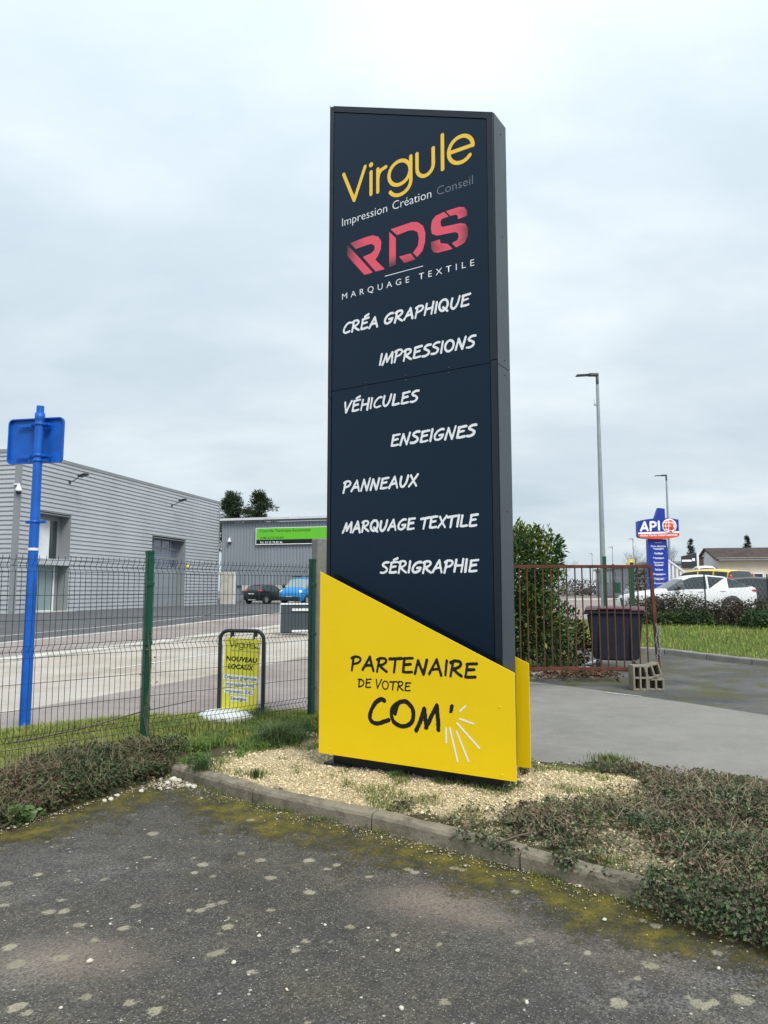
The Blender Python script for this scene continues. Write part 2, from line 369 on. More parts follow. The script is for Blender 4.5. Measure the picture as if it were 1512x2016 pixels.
sheet('driveway', [(-0.2, 8.9), (0.4, 7.0), (1.2, 6.5), (3.0, 5.4), (5.5, 3.2), (9, 1.5), (14, 1.5), (8.6, 4.5), (6.2, 6.95), (4.72, 9.06), (4.0, 10.15), (2.98, 11.5), (1.6, 13.1), (0.2, 13.4), (-0.9, 12.4), (-0.6, 9.8)], 0.014, M['drive'], 0.8)
for a, b, wd in [((1194, 1366), (1262, 1373), .018)]:
    A, B = gnd(*a, .1), gnd(*b, .1); n = Vector((-(B - A).y, (B - A).x, 0)).normalized() * wd
    sheet('edge_line', [tuple((A - n)[:2]), tuple((B - n)[:2]), tuple((B + n)[:2]), tuple((A + n)[:2])], 0.022, M['road_paint'], 1)
LK0, LK1 = (4.9, 17.3), (9.6, 11.5)
sheet('lawn', [(4.9, 17.4), (6.3, 16.3), (7.46, 14.35), (9.7, 11.5), (30, 14), (30, 25), (2.5, 25), (2.5, 17.4)], 0.10, M['lawn'], 1.0)
sheet('customer_car_park', [(2.5, 24.4), (60, 24.4), (60, 75), (6, 75)], 0.03, M['pink_pave'], 3.0)
sheet('hedge_bed', [(1.2, 13.0), (3.7, 12.9), (4.4, 17.3), (2.4, 20), (0.9, 20)], 0.05, M['lawn'], 1.0)

def kerb_line(name, pts, L, wd, ht, mat, z0=0.0, gap=0.008, side=1, rnd=0.025, jit=0.006, sub=0.18, label=None):
    root = None; P = [Vector((p[0], p[1], 0)) for p in pts]; D = [0]
    for i in range(1, len(P)): D.append(D[-1] + (P[i] - P[i - 1]).length)
    def pos(s):
        i = min(max(np.searchsorted(D, s) - 1, 0), len(P) - 2); t = (s - D[i]) / (D[i + 1] - D[i])
        return P[i].lerp(P[i + 1], t), (P[i + 1] - P[i]).normalized()
    base = pos(0)[0]; root = empty(name, (base.x, base.y, float(hgt(base.x, base.y)) + z0)); root['kind'] = 'structure'
    if label: root['label'] = label
    s = 0.0; r = random.Random(5)
    while s < D[-1] - 0.05:
        e = min(s + L, D[-1]); ns = max(2, int((e - s) / sub)); V = []; Fc = []
        dx, dz_ = r.uniform(-jit, jit), r.uniform(-jit, jit)
        prof = [(0, -.05), (0, ht - rnd), (rnd * .35, ht - rnd * .3), (rnd, ht), (wd - .012, ht), (wd, ht - .012), (wd, -.05)]
        for q in range(ns + 1):
            ss = s + gap / 2 + (e - s - gap) * q / ns; c, t = pos(ss); nrm = Vector((-t.y, t.x, 0)) * side
            hz = float(hgt(c.x, c.y)) + z0
            for k_, (u, v) in enumerate(prof):
                wob = (mnoise.noise(Vector((c.x * 9, c.y * 9, k_ * 3.1))) * .007) if 0 < k_ < 5 else 0
                p = c + nrm * (u + dx + wob); V.append((p.x - root.location.x, p.y - root.location.y, hz + v + dz_ + wob - root.location.z))
        m_ = len(prof)
        for q in range(ns):
            for k_ in range(m_ - 1): Fc.append((q * m_ + k_, (q + 1) * m_ + k_, (q + 1) * m_ + k_ + 1, q * m_ + k_ + 1))
        Fc += [tuple(range(m_)), tuple(range(ns * m_ + m_ - 1, ns * m_ - 1, -1))]
        b = MB(); b.add(V, Fc); b.build('kerb_stone', mat, root); s = e
    return root
KF = [(-1.80, 6.42), (-1.61, 6.26), (-.96, 5.66), (-.45, 5.29), (-.05, 5.03), (.45, 4.63), (.81, 4.33), (1.12, 4.05), (1.36, 3.83), (1.73, 3.51), (2.5, 2.8), (3.9, 1.5)]
kerb_line('parking_kerb', KF, 1.10, 0.11, 0.108, M['kerb'], 0.0, 0.012, 1, 0.03, 0.006, 0.06)
kerb_line('street_kerb', [st(-18.5, 10), st(-18.5, 60)], 2.0, 0.2, 0.06, M['conc_pale'], 0.0, 0.02, 1)
kerb_line('street_kerb', [st(-14.55, 8), st(-14.55, 60)], 2.0, 0.45, 0.06, M['conc_pale'], 0.0, 0.02, 1)
kerb_line('lawn_kerb', [(9.65, 11.5), (7.42, 14.35), (6.22, 16.28), (4.85, 17.3)], 1.0, 0.14, 0.13, M['conc_grey'], 0.0, 0.015, -1)

# ------------------------------------------------------------------ foreground asphalt with its stains
xs = np.unique(np.concatenate([[-14, -10, -7, -5.5, -4.5], np.arange(-3.6, 3.6, 0.016), [4.5, 6, 9, 14]]))
ys = np.unique(np.concatenate([[-8, -4, -1, 0.5, 1.2], np.arange(1.9, 6.9, 0.016), [7.2]]))
X, Y = np.meshgrid(xs, ys)
Z = hgt(X, Y) + 0.006 + 0.006 * (fbm(X * 3, Y * 3, 3) - 0.5) + 0.02 * (fbm(X * .7, Y * .7, 9) - .5) * (np.abs(X) < 5)
lich = np.zeros_like(X)
SP = [(602,90,28),(185,118,14),(150,249,22),(410,267,18),(300,270,14),(20,288,30),(15,372,22),(192,397,27),(255,393,26),(237,350,18),(312,447,28),(488,462,27),(535,373,26),(790,392,26),(830,373,26),(877,361,24),(745,390,18),(897,458,29),(835,568,24),(866,558,26),(993,636,25),(1162,553,25),(1204,517,20),(1380,462,26),(1218,320,28),(1066,262,28),(1216,195,28),(1026,195,26),(950,168,22),(800,210,26),(765,240,18),(838,255,20),(765,185,16),(1065,392,22),(1287,229,20),(1325,213,22),(1453,260,20),(965,218,14),(985,38,22),(65,605,42),(238,580,36),(65,775,40),(108,797,24),(340,735,26),(38,535,30),(610,790,35),(510,760,28),(578,182,18),(125,600,16),(370,510,20)]
SP = [(x / 2, 1600 + y / 2, r / 2) for x, y, r in SP] + [(756 + x / 2, 1600 + y / 2, r / 2) for x, y, r in [(95,232,22),(122,242,24),(275,228,22),(305,235,20),(518,325,24),(215,531,18),(40,493,18),(240,760,28),(555,637,16),(540,528,24),(575,518,22),(1000,668,18),(1050,618,38),(925,766,44),(1245,777,42),(1300,770,26),(1413,758,46),(1312,568,26),(1070,460,28),(1025,440,20),(845,478,14),(800,567,20),(1370,518,20),(1360,543,16),(455,620,12),(885,518,10),(430,320,16)]]
SPOTS = []
for px, py, r in SP:
    g = gnd(px, py, 0.01); SPOTS.append((g.x, g.y, r * math.hypot(g.x, g.y) / F, 1.0 if r > 8 else .8))
for i in range(620):
    SPOTS.append((RS.uniform(-3.4, 3.4), RS.uniform(2, 6.2), RS.uniform(.005, .019), RS.uniform(.4, 1.0)))
for cx, cy, r, a in SPOTS:
    i0, i1 = np.searchsorted(xs, [cx - r * 1.7, cx + r * 1.7]); j0, j1 = np.searchsorted(ys, [cy - r * 1.7, cy + r * 1.7])
    if i1 <= i0 or j1 <= j0: continue
    xx, yy = X[j0:j1, i0:i1], Y[j0:j1, i0:i1]; ang = np.arctan2(yy - cy, xx - cx)
    ph = RS.uniform(0, 6.28, 4); rr = r * .92 * (1 + .06 * np.sin(2 * ang + ph[3]) + .05 * np.sin(3 * ang + ph[0]) + .05 * np.sin(5 * ang + ph[1]) + .05 * np.sin(11 * ang + ph[2]))
    d = np.hypot(xx - cx, yy - cy) / rr; lich[j0:j1, i0:i1] = np.maximum(lich[j0:j1, i0:i1], a * (1 - sstep(.55, 1.15, d)) * (0.62 + .22 * sstep(.3, .8, d)))
dk = pdist(X, Y, KF); LB = [(-1.80, 6.42), (-2.54, 5.08), (-4.0, 3.2), (-7, 1)]; dl = pdist(X, Y, LB); de = np.minimum(dk, dl)
nz = fbm(X * 4, Y * 4, 21); nz2 = fbm(X * 1.3, Y * 1.3, 31)
moss = (1 - sstep(.14, .75, de + (nz - .5) * .7)) * (0.5 + .5 * sstep(.3, .6, nz2)) + .45 * sstep(.60, .72, nz2) * sstep(3.8, 5.2, Y) * sstep(.4, .65, nz)
moss *= .95; moss = np.maximum(moss, .9 * np.exp(-(((X + 1.9) / .35) ** 2 + ((Y - 5.85) / .32) ** 2)) * sstep(.3, .55, nz))
worn = np.zeros_like(X)
for px, py, ax_, ay_, rot, a in [(860, 1785, .30, .20, -.3, 1.0), (940, 1815, .22, .13, -.4, .8), (120, 1895, .32, .20, 0, .9), (210, 1905, .2, .14, 0, .7), (1080, 1860, .25, .12, -.4, .45), (800, 1770, .2, .14, 0, .6), (1220, 1890, .3, .2, 0, .3)]:
    g = gnd(px, py); dx, dy = X - g.x, Y - g.y; c_, s_ = math.cos(rot), math.sin(rot)
    worn = np.maximum(worn, a * np.exp(-(((dx * c_ + dy * s_) / ax_) ** 2 + ((-dx * s_ + dy * c_) / ay_) ** 2) ** 1.3))
pale = np.zeros_like(X)
for a, b, wd in [((0, 1790), (290, 1640), .16), ((180, 1720), (420, 1700), .12), ((0, 1960), (110, 1850), .12), ((1280, 2000), (1512, 1900), .35)]:
    A, B = gnd(*a), gnd(*b); d = pdist(X, Y, [tuple(A[:2]), tuple(B[:2])]); pale = np.maximum(pale, np.exp(-(d / wd) ** 2) * sstep(.35, .65, fbm(X * 7, Y * 7, 41)))
debris = (1 - sstep(.02, .26, de + (nz - .5) * .3))
idx = np.arange(X.size).reshape(X.shape)
k = NT('mossy_asphalt'); big = k.noise(0.8, 6, 0.6); mid = k.noise(9, 6, 0.65); grn = k.noise(140, 2, 0.55); ag = k.vor(120, 'F1', 'Distance'); agc = k.vor(120, 'F1', 'Color'); fine = k.noise(60, 3, 0.6)
sp = k.n('ShaderNodeSeparateColor'); k.l(agc, sp.inputs[0]); agr = sp.outputs[0]; agg = sp.outputs[1]
c1 = k.mix(k.ramp(big, 0.3, 0.7), (0.058, 0.053, 0.046), (0.112, 0.104, 0.091))
c1 = k.mix(k.math('MULTIPLY', k.ramp(mid, 0.42, 0.7), 0.6), c1, (0.034, 0.033, 0.030)); c1 = k.mix(k.math('MULTIPLY', k.ramp(k.noise(2.2, 7, 0.7), 0.48, 0.68), 0.6), c1, (0.105, 0.090, 0.060)); c1 = k.mix(k.math('MULTIPLY', k.ramp(k.noise(1.1, 8, 0.72), 0.55, 0.72), 0.55), c1, (0.145, 0.135, 0.118))
c1 = k.mix(k.ramp(k.math('MULTIPLY', k.math('GREATER_THAN', agr, 0.78), k.math('LESS_THAN', ag, 0.42)), 0, 1.15), c1, k.mix(agg, (0.14, 0.135, 0.12), (0.27, 0.255, 0.22)))
c1 = k.mix(k.math('MULTIPLY', k.math('LESS_THAN', agr, 0.32), 0.6), c1, (0.030, 0.030, 0.031))
vs2 = k.n('ShaderNodeTexVoronoi'); vs2.inputs['Scale'].default_value = 34; k.l(k.co(), vs2.inputs['Vector']); s2 = k.n('ShaderNodeSeparateColor'); k.l(vs2.outputs['Color'], s2.inputs[0])
c1 = k.mix(k.math('MULTIPLY', k.math('GREATER_THAN', s2.outputs[0], 0.93), k.math('LESS_THAN', vs2.outputs['Distance'], k.math('MULTIPLY', s2.outputs[1], 0.28))), c1, (0.44, 0.42, 0.37))
wn_ = k.math('MULTIPLY', k.attr('worn'), k.ramp(fine, 0.25, 0.6)); c1 = k.mix(k.math('MULTIPLY', wn_, 0.85), c1, (0.245, 0.195, 0.155))
c1 = k.mix(k.math('MULTIPLY', k.math('MULTIPLY', k.attr('pale'), k.ramp(fine, 0.45, 0.65)), 0.5), c1, (0.26, 0.25, 0.235))
mth = k.ramp(k.math('ADD', k.math('ADD', k.attr('moss'), k.math('MULTIPLY', k.math('SUBTRACT', k.noise(80, 4, 0.7), 0.5), 1.5)), k.math('MULTIPLY', k.math('SUBTRACT', k.noise(17, 9, 0.8), 0.5), 2.6)), 0.42, 0.78)
mcol = k.mix(k.ramp(k.noise(7, 5, 0.6), 0.35, 0.65), (0.034, 0.036, 0.010), (0.150, 0.122, 0.008)); c1 = k.mix(k.math('MULTIPLY', mth, 0.88), c1, mcol)
lth = k.ramp(k.math('ADD', k.attr('lichen'), k.math('MULTIPLY', k.math('SUBTRACT', k.noise(90, 5, 0.8), 0.5), 1.9)), 0.30, 0.62)
lcol = k.mix(k.ramp(k.noise(3, 3), 0.4, 0.6), (0.30, 0.275, 0.185), (0.44, 0.40, 0.285)); lcol = k.mix(k.math('MULTIPLY', k.ramp(k.noise(190, 3, 0.7), 0.46, 0.60), 0.6), lcol, (0.16, 0.15, 0.105)); c1 = k.mix(k.math('MULTIPLY', lth, 0.80), c1, lcol)
k.bump(k.math('ADD', k.math('MULTIPLY', grn, 0.6), k.math('MULTIPLY', k.math('ADD', k.math('MULTIPLY', mth, 1.6), ag), 0.5)), 0.8, 0.008); M['asphalt'] = k.fin(c1, 0.88, 0, 0.3)
o = np_mesh('parking_asphalt', np.stack([X, Y, Z], -1).reshape(-1, 3), np.stack([idx[:-1, :-1], idx[:-1, 1:], idx[1:, 1:], idx[1:, :-1]], -1).reshape(-1, 4), M['asphalt'], smooth=True,
            attrs=dict(lichen=lich.ravel(), moss=moss.ravel(), worn=worn.ravel(), pale=pale.ravel())); o['kind'] = 'structure'

# ------------------------------------------------------------------ verge: gravel, soil, undergrowth, grass
VF = [(-7, 1), (-4, 3.2), (-2.54, 5.08), (-2.15, 5.75), (-1.86, 6.36), (-1.70, 6.42), (-1.3, 6.10), (-.9, 5.74), (-.38, 5.38), (0, 5.12), (.52, 4.72), (.88, 4.42), (1.19, 4.13), (1.43, 3.91), (1.80, 3.59), (2.58, 2.88), (3.98, 1.58)]
VBk = [(-11.5, 5), (-6.6, 6.9), (-4.24, 8.34), (-3.4, 8.75), (-2.75, 8.97), (-1.9, 9.3), (-.86, 9.53), (-.3, 8.9), (.2, 8.2), (.6, 7.5), (1.35, 6.87), (1.68, 6.73), (2.24, 6.39), (2.64, 6.14), (2.92, 5.8), (4.2, 4.6), (6, 3)]
NS, NTT = 330, 90
sg = np.linspace(0, 16, NS); tg = np.linspace(0, 1, NTT); ii = np.arange(17)
fx, fy = np.interp(sg, ii, [p[0] for p in VF]), np.interp(sg, ii, [p[1] for p in VF]); bx, by = np.interp(sg, ii, [p[0] for p in VBk]), np.interp(sg, ii, [p[1] for p in VBk])
VX = fx[None] + (bx - fx)[None] * tg[:, None]; VY = fy[None] + (by - fy)[None] * tg[:, None]
kerbed = sstep(4.3, 5.2, sg)[None]
S2, T2 = np.meshgrid(sg, tg)
rise = kerbed * (0.096 + .035 * sstep(0, .25, T2)) + (1 - kerbed) * (0.15 * sstep(0, .16, T2))
rise = rise * (1 - .85 * sstep(.62, 1, T2)) + .02 * (1 - sstep(0, .08, T2)) * 0
VZ = hgt(VX, VY) + rise + 0.03 * (fbm(VX * 2.2, VY * 2.2, 5) - .5) * sstep(0, .1, T2) * (1 - sstep(.9, 1, T2)) + .012 * (fbm(VX * 9, VY * 9, 6) - .5) * sstep(0, .1, T2)
GRAV = [(-1.72, 6.36), (-1.3, 6.72), (-1.12, 7.06), (-0.82, 7.7), (-0.3, 7.4), (0.6, 7.2), (1.27, 6.75), (1.95, 6.25), (2.08, 5.8), (1.9, 5.4), (1.48, 5.05), (1.01, 4.98), (0.62, 4.98), (0.25, 5.05), (0.0, 5.02), (-0.42, 5.3), (-1.0, 5.76)]
BUSHR = [(.02, 5.06), (.3, 5.0), (.62, 4.98), (1.0, 4.98), (1.5, 5.05), (1.92, 5.45), (2.05, 5.85), (1.8, 6.2), (1.7, 6.5), (2.2, 6.42), (3, 5.75), (6, 3), (4, 1.55), (1.8, 3.5), (1.2, 4.05), (.5, 4.65)]
MOUND = [(-3.75, 4.95), (-3.1, 5.6), (-2.68, 6.05), (-2.32, 6.5), (-2.05, 6.72), (-1.85, 6.72), (-1.74, 6.5), (-1.70, 6.40), (-1.88, 6.28), (-2.60, 5.0), (-4.06, 3.12), (-7, .9), (-8, 2.5)]
def soft(x, y, P, w_, seed):
    d = pdist(x, y, P, True); s = np.where(inpoly(x, y, P), d, -d); return sstep(-w_, w_, s + (fbm(np.asarray(x) * 5, np.asarray(y) * 5, seed) - .5) * w_ * 3.2)
gmask = np.maximum(soft(VX, VY, GRAV, .20, 51), .52 * soft(VX, VY, BUSHR, .15, 61) * sstep(.62, .72, fbm(VX * 2.9, VY * 2.9, 66)))
idx = np.arange(VX.size).reshape(VX.shape)
k = NT('verge_soil'); a = k.noise(8, 6, 0.65); b = k.noise(60, 4, 0.6); vv = k.vor(75, 'F1', 'Color'); s3 = k.n('ShaderNodeSeparateColor'); k.l(vv, s3.inputs[0])
soil = k.mix(k.ramp(a, 0.35, 0.65), (0.050, 0.042, 0.028), (0.095, 0.085, 0.045)); soil = k.mix(k.math('MULTIPLY', k.ramp(b, .5, .7), .4), soil, (0.10, 0.115, 0.03))
grv = k.mix(s3.outputs[0], (0.24, 0.19, 0.11), (0.62, 0.54, 0.38)); grv = k.mix(k.math('MULTIPLY', k.ramp(a, 0.5, 0.75), .35), grv, (0.16, 0.125, 0.07))
c1 = k.mix(k.ramp(k.math('ADD', k.attr('gravel'), k.math('MULTIPLY', k.math('SUBTRACT', b, .5), .6)), .35, .65), soil, grv); k.bump(k.math('ADD', b, s3.outputs[1]), 0.8, 0.01); M['verge'] = k.fin(c1, 0.95, 0, 0.15)
o = np_mesh('verge', np.stack([VX, VY, VZ], -1).reshape(-1, 3), np.stack([idx[:-1, :-1], idx[:-1, 1:], idx[1:, 1:], idx[1:, :-1]], -1).reshape(-1, 4), M['verge'], smooth=True, attrs=dict(gravel=gmask.ravel())); o['kind'] = 'structure'
def cellavg(a): return (a[:-1, :-1] + a[1:, :-1] + a[:-1, 1:] + a[1:, 1:]) / 4
CX, CY, CZ = cellavg(VX), cellavg(VY), cellavg(VZ)
CA = np.hypot(VX[:-1, 1:] - VX[:-1, :-1], VY[:-1, 1:] - VY[:-1, :-1]) * np.hypot(VX[1:, :-1] - VX[:-1, :-1], VY[1:, :-1] - VY[:-1, :-1])
VIS = (np.abs(CX) < .80 * CY + .3) & (CY > 2.4)
def scatter(n, mask):
    p = (CA * mask * VIS).ravel(); c = np.cumsum(p); tot = c[-1]; j = np.searchsorted(c, RS.uniform(0, tot, n)); j = np.clip(j, 0, p.size - 1); r_, q_ = np.divmod(j, CX.shape[1])
    u, v = RS.rand(n), RS.rand(n)
    def bl(A): return (A[r_, q_] * (1 - u) + A[r_, q_ + 1] * u) * (1 - v) + (A[r_ + 1, q_] * (1 - u) + A[r_ + 1, q_ + 1] * u) * v
    return np.stack([bl(VX), bl(VY), bl(VZ)], -1)
def stones(name, P, size, cols, mat, parent=None, flat=.6):
    n = len(P); base = np.array([(1, 0, 0), (-1, 0, 0), (0, 1, 0), (0, -1, 0), (0, 0, 1), (0, 0, -1), (.6, .6, .55), (-.6, -.5, .6)], float)[:6]
    Fb = np.array([(0, 2, 4), (2, 1, 4), (1, 3, 4), (3, 0, 4), (2, 0, 5), (1, 2, 5), (3, 1, 5), (0, 3, 5)])
    sc = size[:, None, None] * RS.uniform(.6, 1.25, (n, 6, 1)); V = base[None] * sc; V[:, :, 2] *= flat; V[:, :, :2] += RS.uniform(-.3, .3, (n, 6, 2)) * size[:, None, None]
    a = RS.uniform(0, 6.28, n); c_, s_ = np.cos(a)[:, None], np.sin(a)[:, None]; x = V[..., 0] * c_ - V[..., 1] * s_; y = V[..., 0] * s_ + V[..., 1] * c_
    tl = RS.uniform(-.4, .4, (n, 1)); z = V[..., 2] + x * tl; V = np.stack([x, y, z], -1) + P[:, None]
    Fc = (Fb[None] + (np.arange(n) * 6)[:, None, None]).reshape(-1, 3)
    return np_mesh(name, V.reshape(-1, 3), Fc, mat, parent, col=np.repeat(cols, 6, 0))
def jitcol(n, a, b, v=.2, mid=None):
    t = RS.rand(n, 1); c = np.array(a) * (1 - t) + np.array(b) * t; return np.clip(c * RS.uniform(1 - v, 1 + v, (n, 1)), 0, 1)
cg = cellavg(gmask)
n = 34000; P = scatter(n, cg ** 1.5 + .012); sz = RS.uniform(.004, .011, n) * np.where(RS.rand(n) < .06, 1.9, 1); P[:, 2] += sz * .25
o = stones('gravel', P, sz, jitcol(n, (.38, .29, .155), (.78, .66, .43), .28), M['stone']); o['kind'] = 'stuff'
# loose chips washed down along the kerb foot and the mound foot
def along(pts, n, spread, off=0.0):
    L = np.array([(pts[i][0], pts[i][1]) for i in range(len(pts))], float); d = np.concatenate([[0], np.cumsum(np.hypot(*np.diff(L, axis=0).T))]); s = RS.uniform(0, d[-1], n)
    x, y = np.interp(s, d, L[:, 0]), np.interp(s, d, L[:, 1]); j = np.clip(np.searchsorted(d, s) - 1, 0, len(L) - 2); t = (L[j + 1] - L[j]) / np.linalg.norm(L[j + 1] - L[j], axis=1)[:, None]
    u = off + np.abs(RS.normal(0, spread, n)); return x + t[:, 1] * u, y - t[:, 0] * u
x1, y1 = along(KF[:10], 1100, .09, .0); x2, y2 = along(LB[:3][::-1], 900, .06, .0); x3, y3 = RS.normal(-1.74, .13, 300), RS.normal(6.20, .08, 300)
x4, y4 = RS.uniform(-3.4, 3.4, 1400), RS.uniform(2.0, 6.0, 1400)
x = np.concatenate([x1, x2, x3, x4]); y = np.concatenate([y1, y2, y3, y4]); sz = RS.uniform(.002, .007, len(x)) * np.where(RS.rand(len(x)) < .05, 2.2, 1); sz[-1400:] *= .6; sz[len(x1) + len(x2):len(x1) + len(x2) + 300] *= 1.9
P = np.stack([x, y, hgt(x, y) + .012 + sz * .2], -1); o = stones('stone_chips', P, sz, jitcol(len(x), (.26, .22, .15), (.60, .55, .45), .25), M['stone']); o['kind'] = 'stuff'
M['pebble'] = simple('white_limestone', (0.56, 0.53, 0.45), 0.85, 0, 0.2, 0.12, 20, 0.3, 90)
def pebble_mesh(seed):
    bm = bmesh.new(); bmesh.ops.create_icosphere(bm, subdivisions=2, radius=1)
    for v in bm.verts:
        q = mnoise.noise(v.co * 1.3 + Vector((seed * 7.7, 0, 0))); v.co *= 1 + .35 * q; v.co.z *= .62
    me = bpy.data.meshes.new('pebble'); bm.to_mesh(me); bm.free(); me.polygons.foreach_set('use_smooth', [True] * len(me.polygons)); me.materials.append(M['pebble']); return me
PM = [pebble_mesh(i) for i in range(5)]
def pebbles(L, label, group):
    for i, (px, py, r) in enumerate(L):
        g = gnd(px, py, .02); rr = r * math.hypot(g.x, g.y) / F; o = link('white_pebble', PM[i % 5]); o.location = (g.x, g.y, float(hgt(g.x, g.y)) + .008 + rr * .45); o.scale = (rr, rr * RS.uniform(.7, 1), rr); o.rotation_euler = (0, 0, RS.uniform(0, 6))
        tag(o, label, 'pebble', group)
pebbles([(460, 1897, 5), (177, 1894, 6), (790, 1988, 6), (783, 1875, 5), (640, 1824, 3.5), (120, 1984, 3.5), (1037, 1977, 5), (217, 1820, 3), (510, 1845, 4), (725, 1830, 3), (1415, 1912, 4), (1190, 1816, 4)], 'small white pebble lying loose on the dark asphalt of the car park', 'white pebbles loose on the asphalt')
pebbles([(1124, 1729, 7), (1176, 1741, 9), (1190, 1743, 8), (1279, 1763, 7), (1266, 1767, 6), (1302, 1780, 5), (1388, 1799, 8), (905, 1672, 5), (867, 1664, 8), (902, 1673, 7), (1016, 1709, 6), (1032, 1711, 6), (1040, 1708, 6)], 'white stone lying at the foot of the kerb below the undergrowth', 'white stones along the kerb foot')
pebbles([(321, 1528, 6), (342, 1540, 8), (352, 1541, 6), (349, 1534, 6), (371, 1551, 6), (382, 1553, 6), (330, 1545, 5), (205, 1580, 5), (218, 1577, 5), (230, 1570, 5), (278, 1561, 5), (54, 1618, 7)], 'cream stone in the loose pile where the kerb meets the mound', 'cream stones beside the mound')
# ------------------------------------------------------------------ plants on the verge
def blades(name, P, h, wd, cols, mat, lean=.5, parent=None):
    n = len(P); a = RS.uniform(0, 6.28, n); l = RS.uniform(.15, 1, n) * lean; d = np.stack([np.cos(a), np.sin(a), 0 * a], -1); sd = np.stack([-np.sin(a + RS.uniform(-1, 1, n)), np.cos(a), 0 * a], -1) * (wd / 2)[:, None]
    up = np.array([0, 0, 1.0]); H = h[:, None]
    m = P + up * H * .55 + d * H * (l * .35)[:, None]; t = P + up * H * (1 - .35 * l)[:, None] + d * H * l[:, None]
    V = np.stack([P - sd, P + sd, m + sd * .8, m - sd * .8, t], 1).reshape(-1, 3); b = (np.arange(n) * 5)[:, None]
    Fc = np.concatenate([b + [0, 1, 2], b + [0, 2, 3], b + [3, 2, 4]]); return np_mesh(name, V, Fc, mat, parent, col=np.repeat(cols, 5, 0))
def leaves(name, P, D, size, ratio, cols, mat, parent=None, fold=.25, droop=.0):
    n = len(P); D = D / np.linalg.norm(D, axis=1)[:, None]; r = RS.normal(0, 1, (n, 3)); r[:, 2] += .0; sd = np.cross(D, r); sd /= np.linalg.norm(sd, axis=1)[:, None]
    nr = np.cross(sd, D); fl = np.where(nr[:, 2] < 0, -1, 1)[:, None]; nr = nr * fl; S = size[:, None]
    V = np.stack([P, P + D * S * .5 + sd * S * ratio * .5 + nr * S * fold * ratio, P + D * S - np.array([0, 0, 1]) * S * droop, P + D * S * .5 - sd * S * ratio * .5 + nr * S * fold * ratio], 1).reshape(-1, 3)
    b = (np.arange(n) * 4)[:, None]; Fc = np.concatenate([b + [0, 1, 2], b + [0, 2, 3]]); return np_mesh(name, V, Fc, mat, parent, col=np.repeat(cols, 4, 0))
def rdir(n, up=.5, flat=1.0):
    a = RS.uniform(0, 6.28, n); z = RS.normal(up, .45, n); return np.stack([np.cos(a) * flat, np.sin(a) * flat, z], -1)

bm_ = soft(CX, CY, BUSHR, .22, 61) * (1 - .85 * sstep(.57, .68, fbm(CX * 2.9, CY * 2.9, 66)))
mm_ = soft(CX, CY, MOUND, .12, 62)
def bushh(x, y): return .014 + .11 * fbm(x * 2.8, y * 2.8, 63) ** 1.4 + .05 * sstep(1.6, 2.6, x)
def moundh(x, y): return .02 + .21 * fbm(x * 1.9, y * 1.9, 64)
# low evergreen bramble and ivy on the right
n = 54000; P = scatter(n, bm_); hh = bushh(P[:, 0], P[:, 1]); u = RS.beta(2.2, 1.1, n); P[:, 2] += u * hh
hue = fbm(P[:, 0] * 3.1, P[:, 1] * 3.1, 71) + RS.normal(0, .16, n)
pal = np.array([(.040, .070, .030), (.070, .080, .042), (.100, .072, .050), (.125, .088, .062), (.085, .115, .048)])
ci = np.digitize(hue, [.36, .46, .58, .72]); c = pal[ci] * RS.uniform(.7, 1.9, (n, 1)); lite = RS.rand(n) < .17; c[lite] = np.array([.19, .21, .12]) * RS.uniform(.7, 1.2, (lite.sum(), 1))
o = leaves('undergrowth', P, rdir(n, .25), RS.uniform(.012, .034, n), .66, c, M['leaf_dull'], None, .3, .15); o['kind'] = 'stuff'
# the same growth hanging over the kerb
n = 26000; s = np.sort(RS.beta(2.4, 1.15, n)); L = np.array(KF[4:]); d = np.concatenate([[0], np.cumsum(np.hypot(*np.diff(L, axis=0).T))]); ss = s * d[-1]
x, y = np.interp(ss, d, L[:, 0]), np.interp(ss, d, L[:, 1]); cov = fbm(ss * 2.1, ss * 0, 75); pr = np.where(ss > 1.78, 1.0, np.where((ss > .60) & (ss < 1.04), .5 * (cov > .4), np.where((ss > 1.26) & (ss < 1.40), .6, .05 * (ss > .6)))); keep = RS.rand(n) < pr; x, y, cov = x[keep], y[keep], cov[keep]; n = len(x)
u = RS.rand(n) ** .8; full = sstep(1.5, 2.0, ss[keep]); off = .05 - u * (.09 + .14 * full) * RS.uniform(.6, 1.1, n); z = .02 + (.15 + .04 * RS.rand(n)) * (1 - u * (.45 + .5 * full)) + .05 * full; P = np.stack([x + .63 * off, y + .77 * off, z + RS.uniform(-.02, .02, n)], -1)
c = pal[np.digitize(RS.rand(n) + .12 * RS.normal(size=n), [.40, .66, .78, .86])] * RS.uniform(.7, 1.8, (n, 1))
o = leaves('trailing_ivy', P, rdir(n, .1) + np.array([-.3, -.4, -.1]), RS.uniform(.011, .031, n), .70, c, M['leaf_dull'], None, .22, .2); o['kind'] = 'stuff'
# dead stems and dry grass in it
n = 4200; P = scatter(n, bm_); P[:, 2] += bushh(P[:, 0], P[:, 1]) * RS.uniform(.3, 1, n)
o = blades('dry_stems', P, RS.uniform(.04, .12, n), RS.uniform(.0015, .0035, n), jitcol(n, (.18, .13, .085), (.46, .37, .24)), M['grass'], 3.2); o['kind'] = 'stuff'
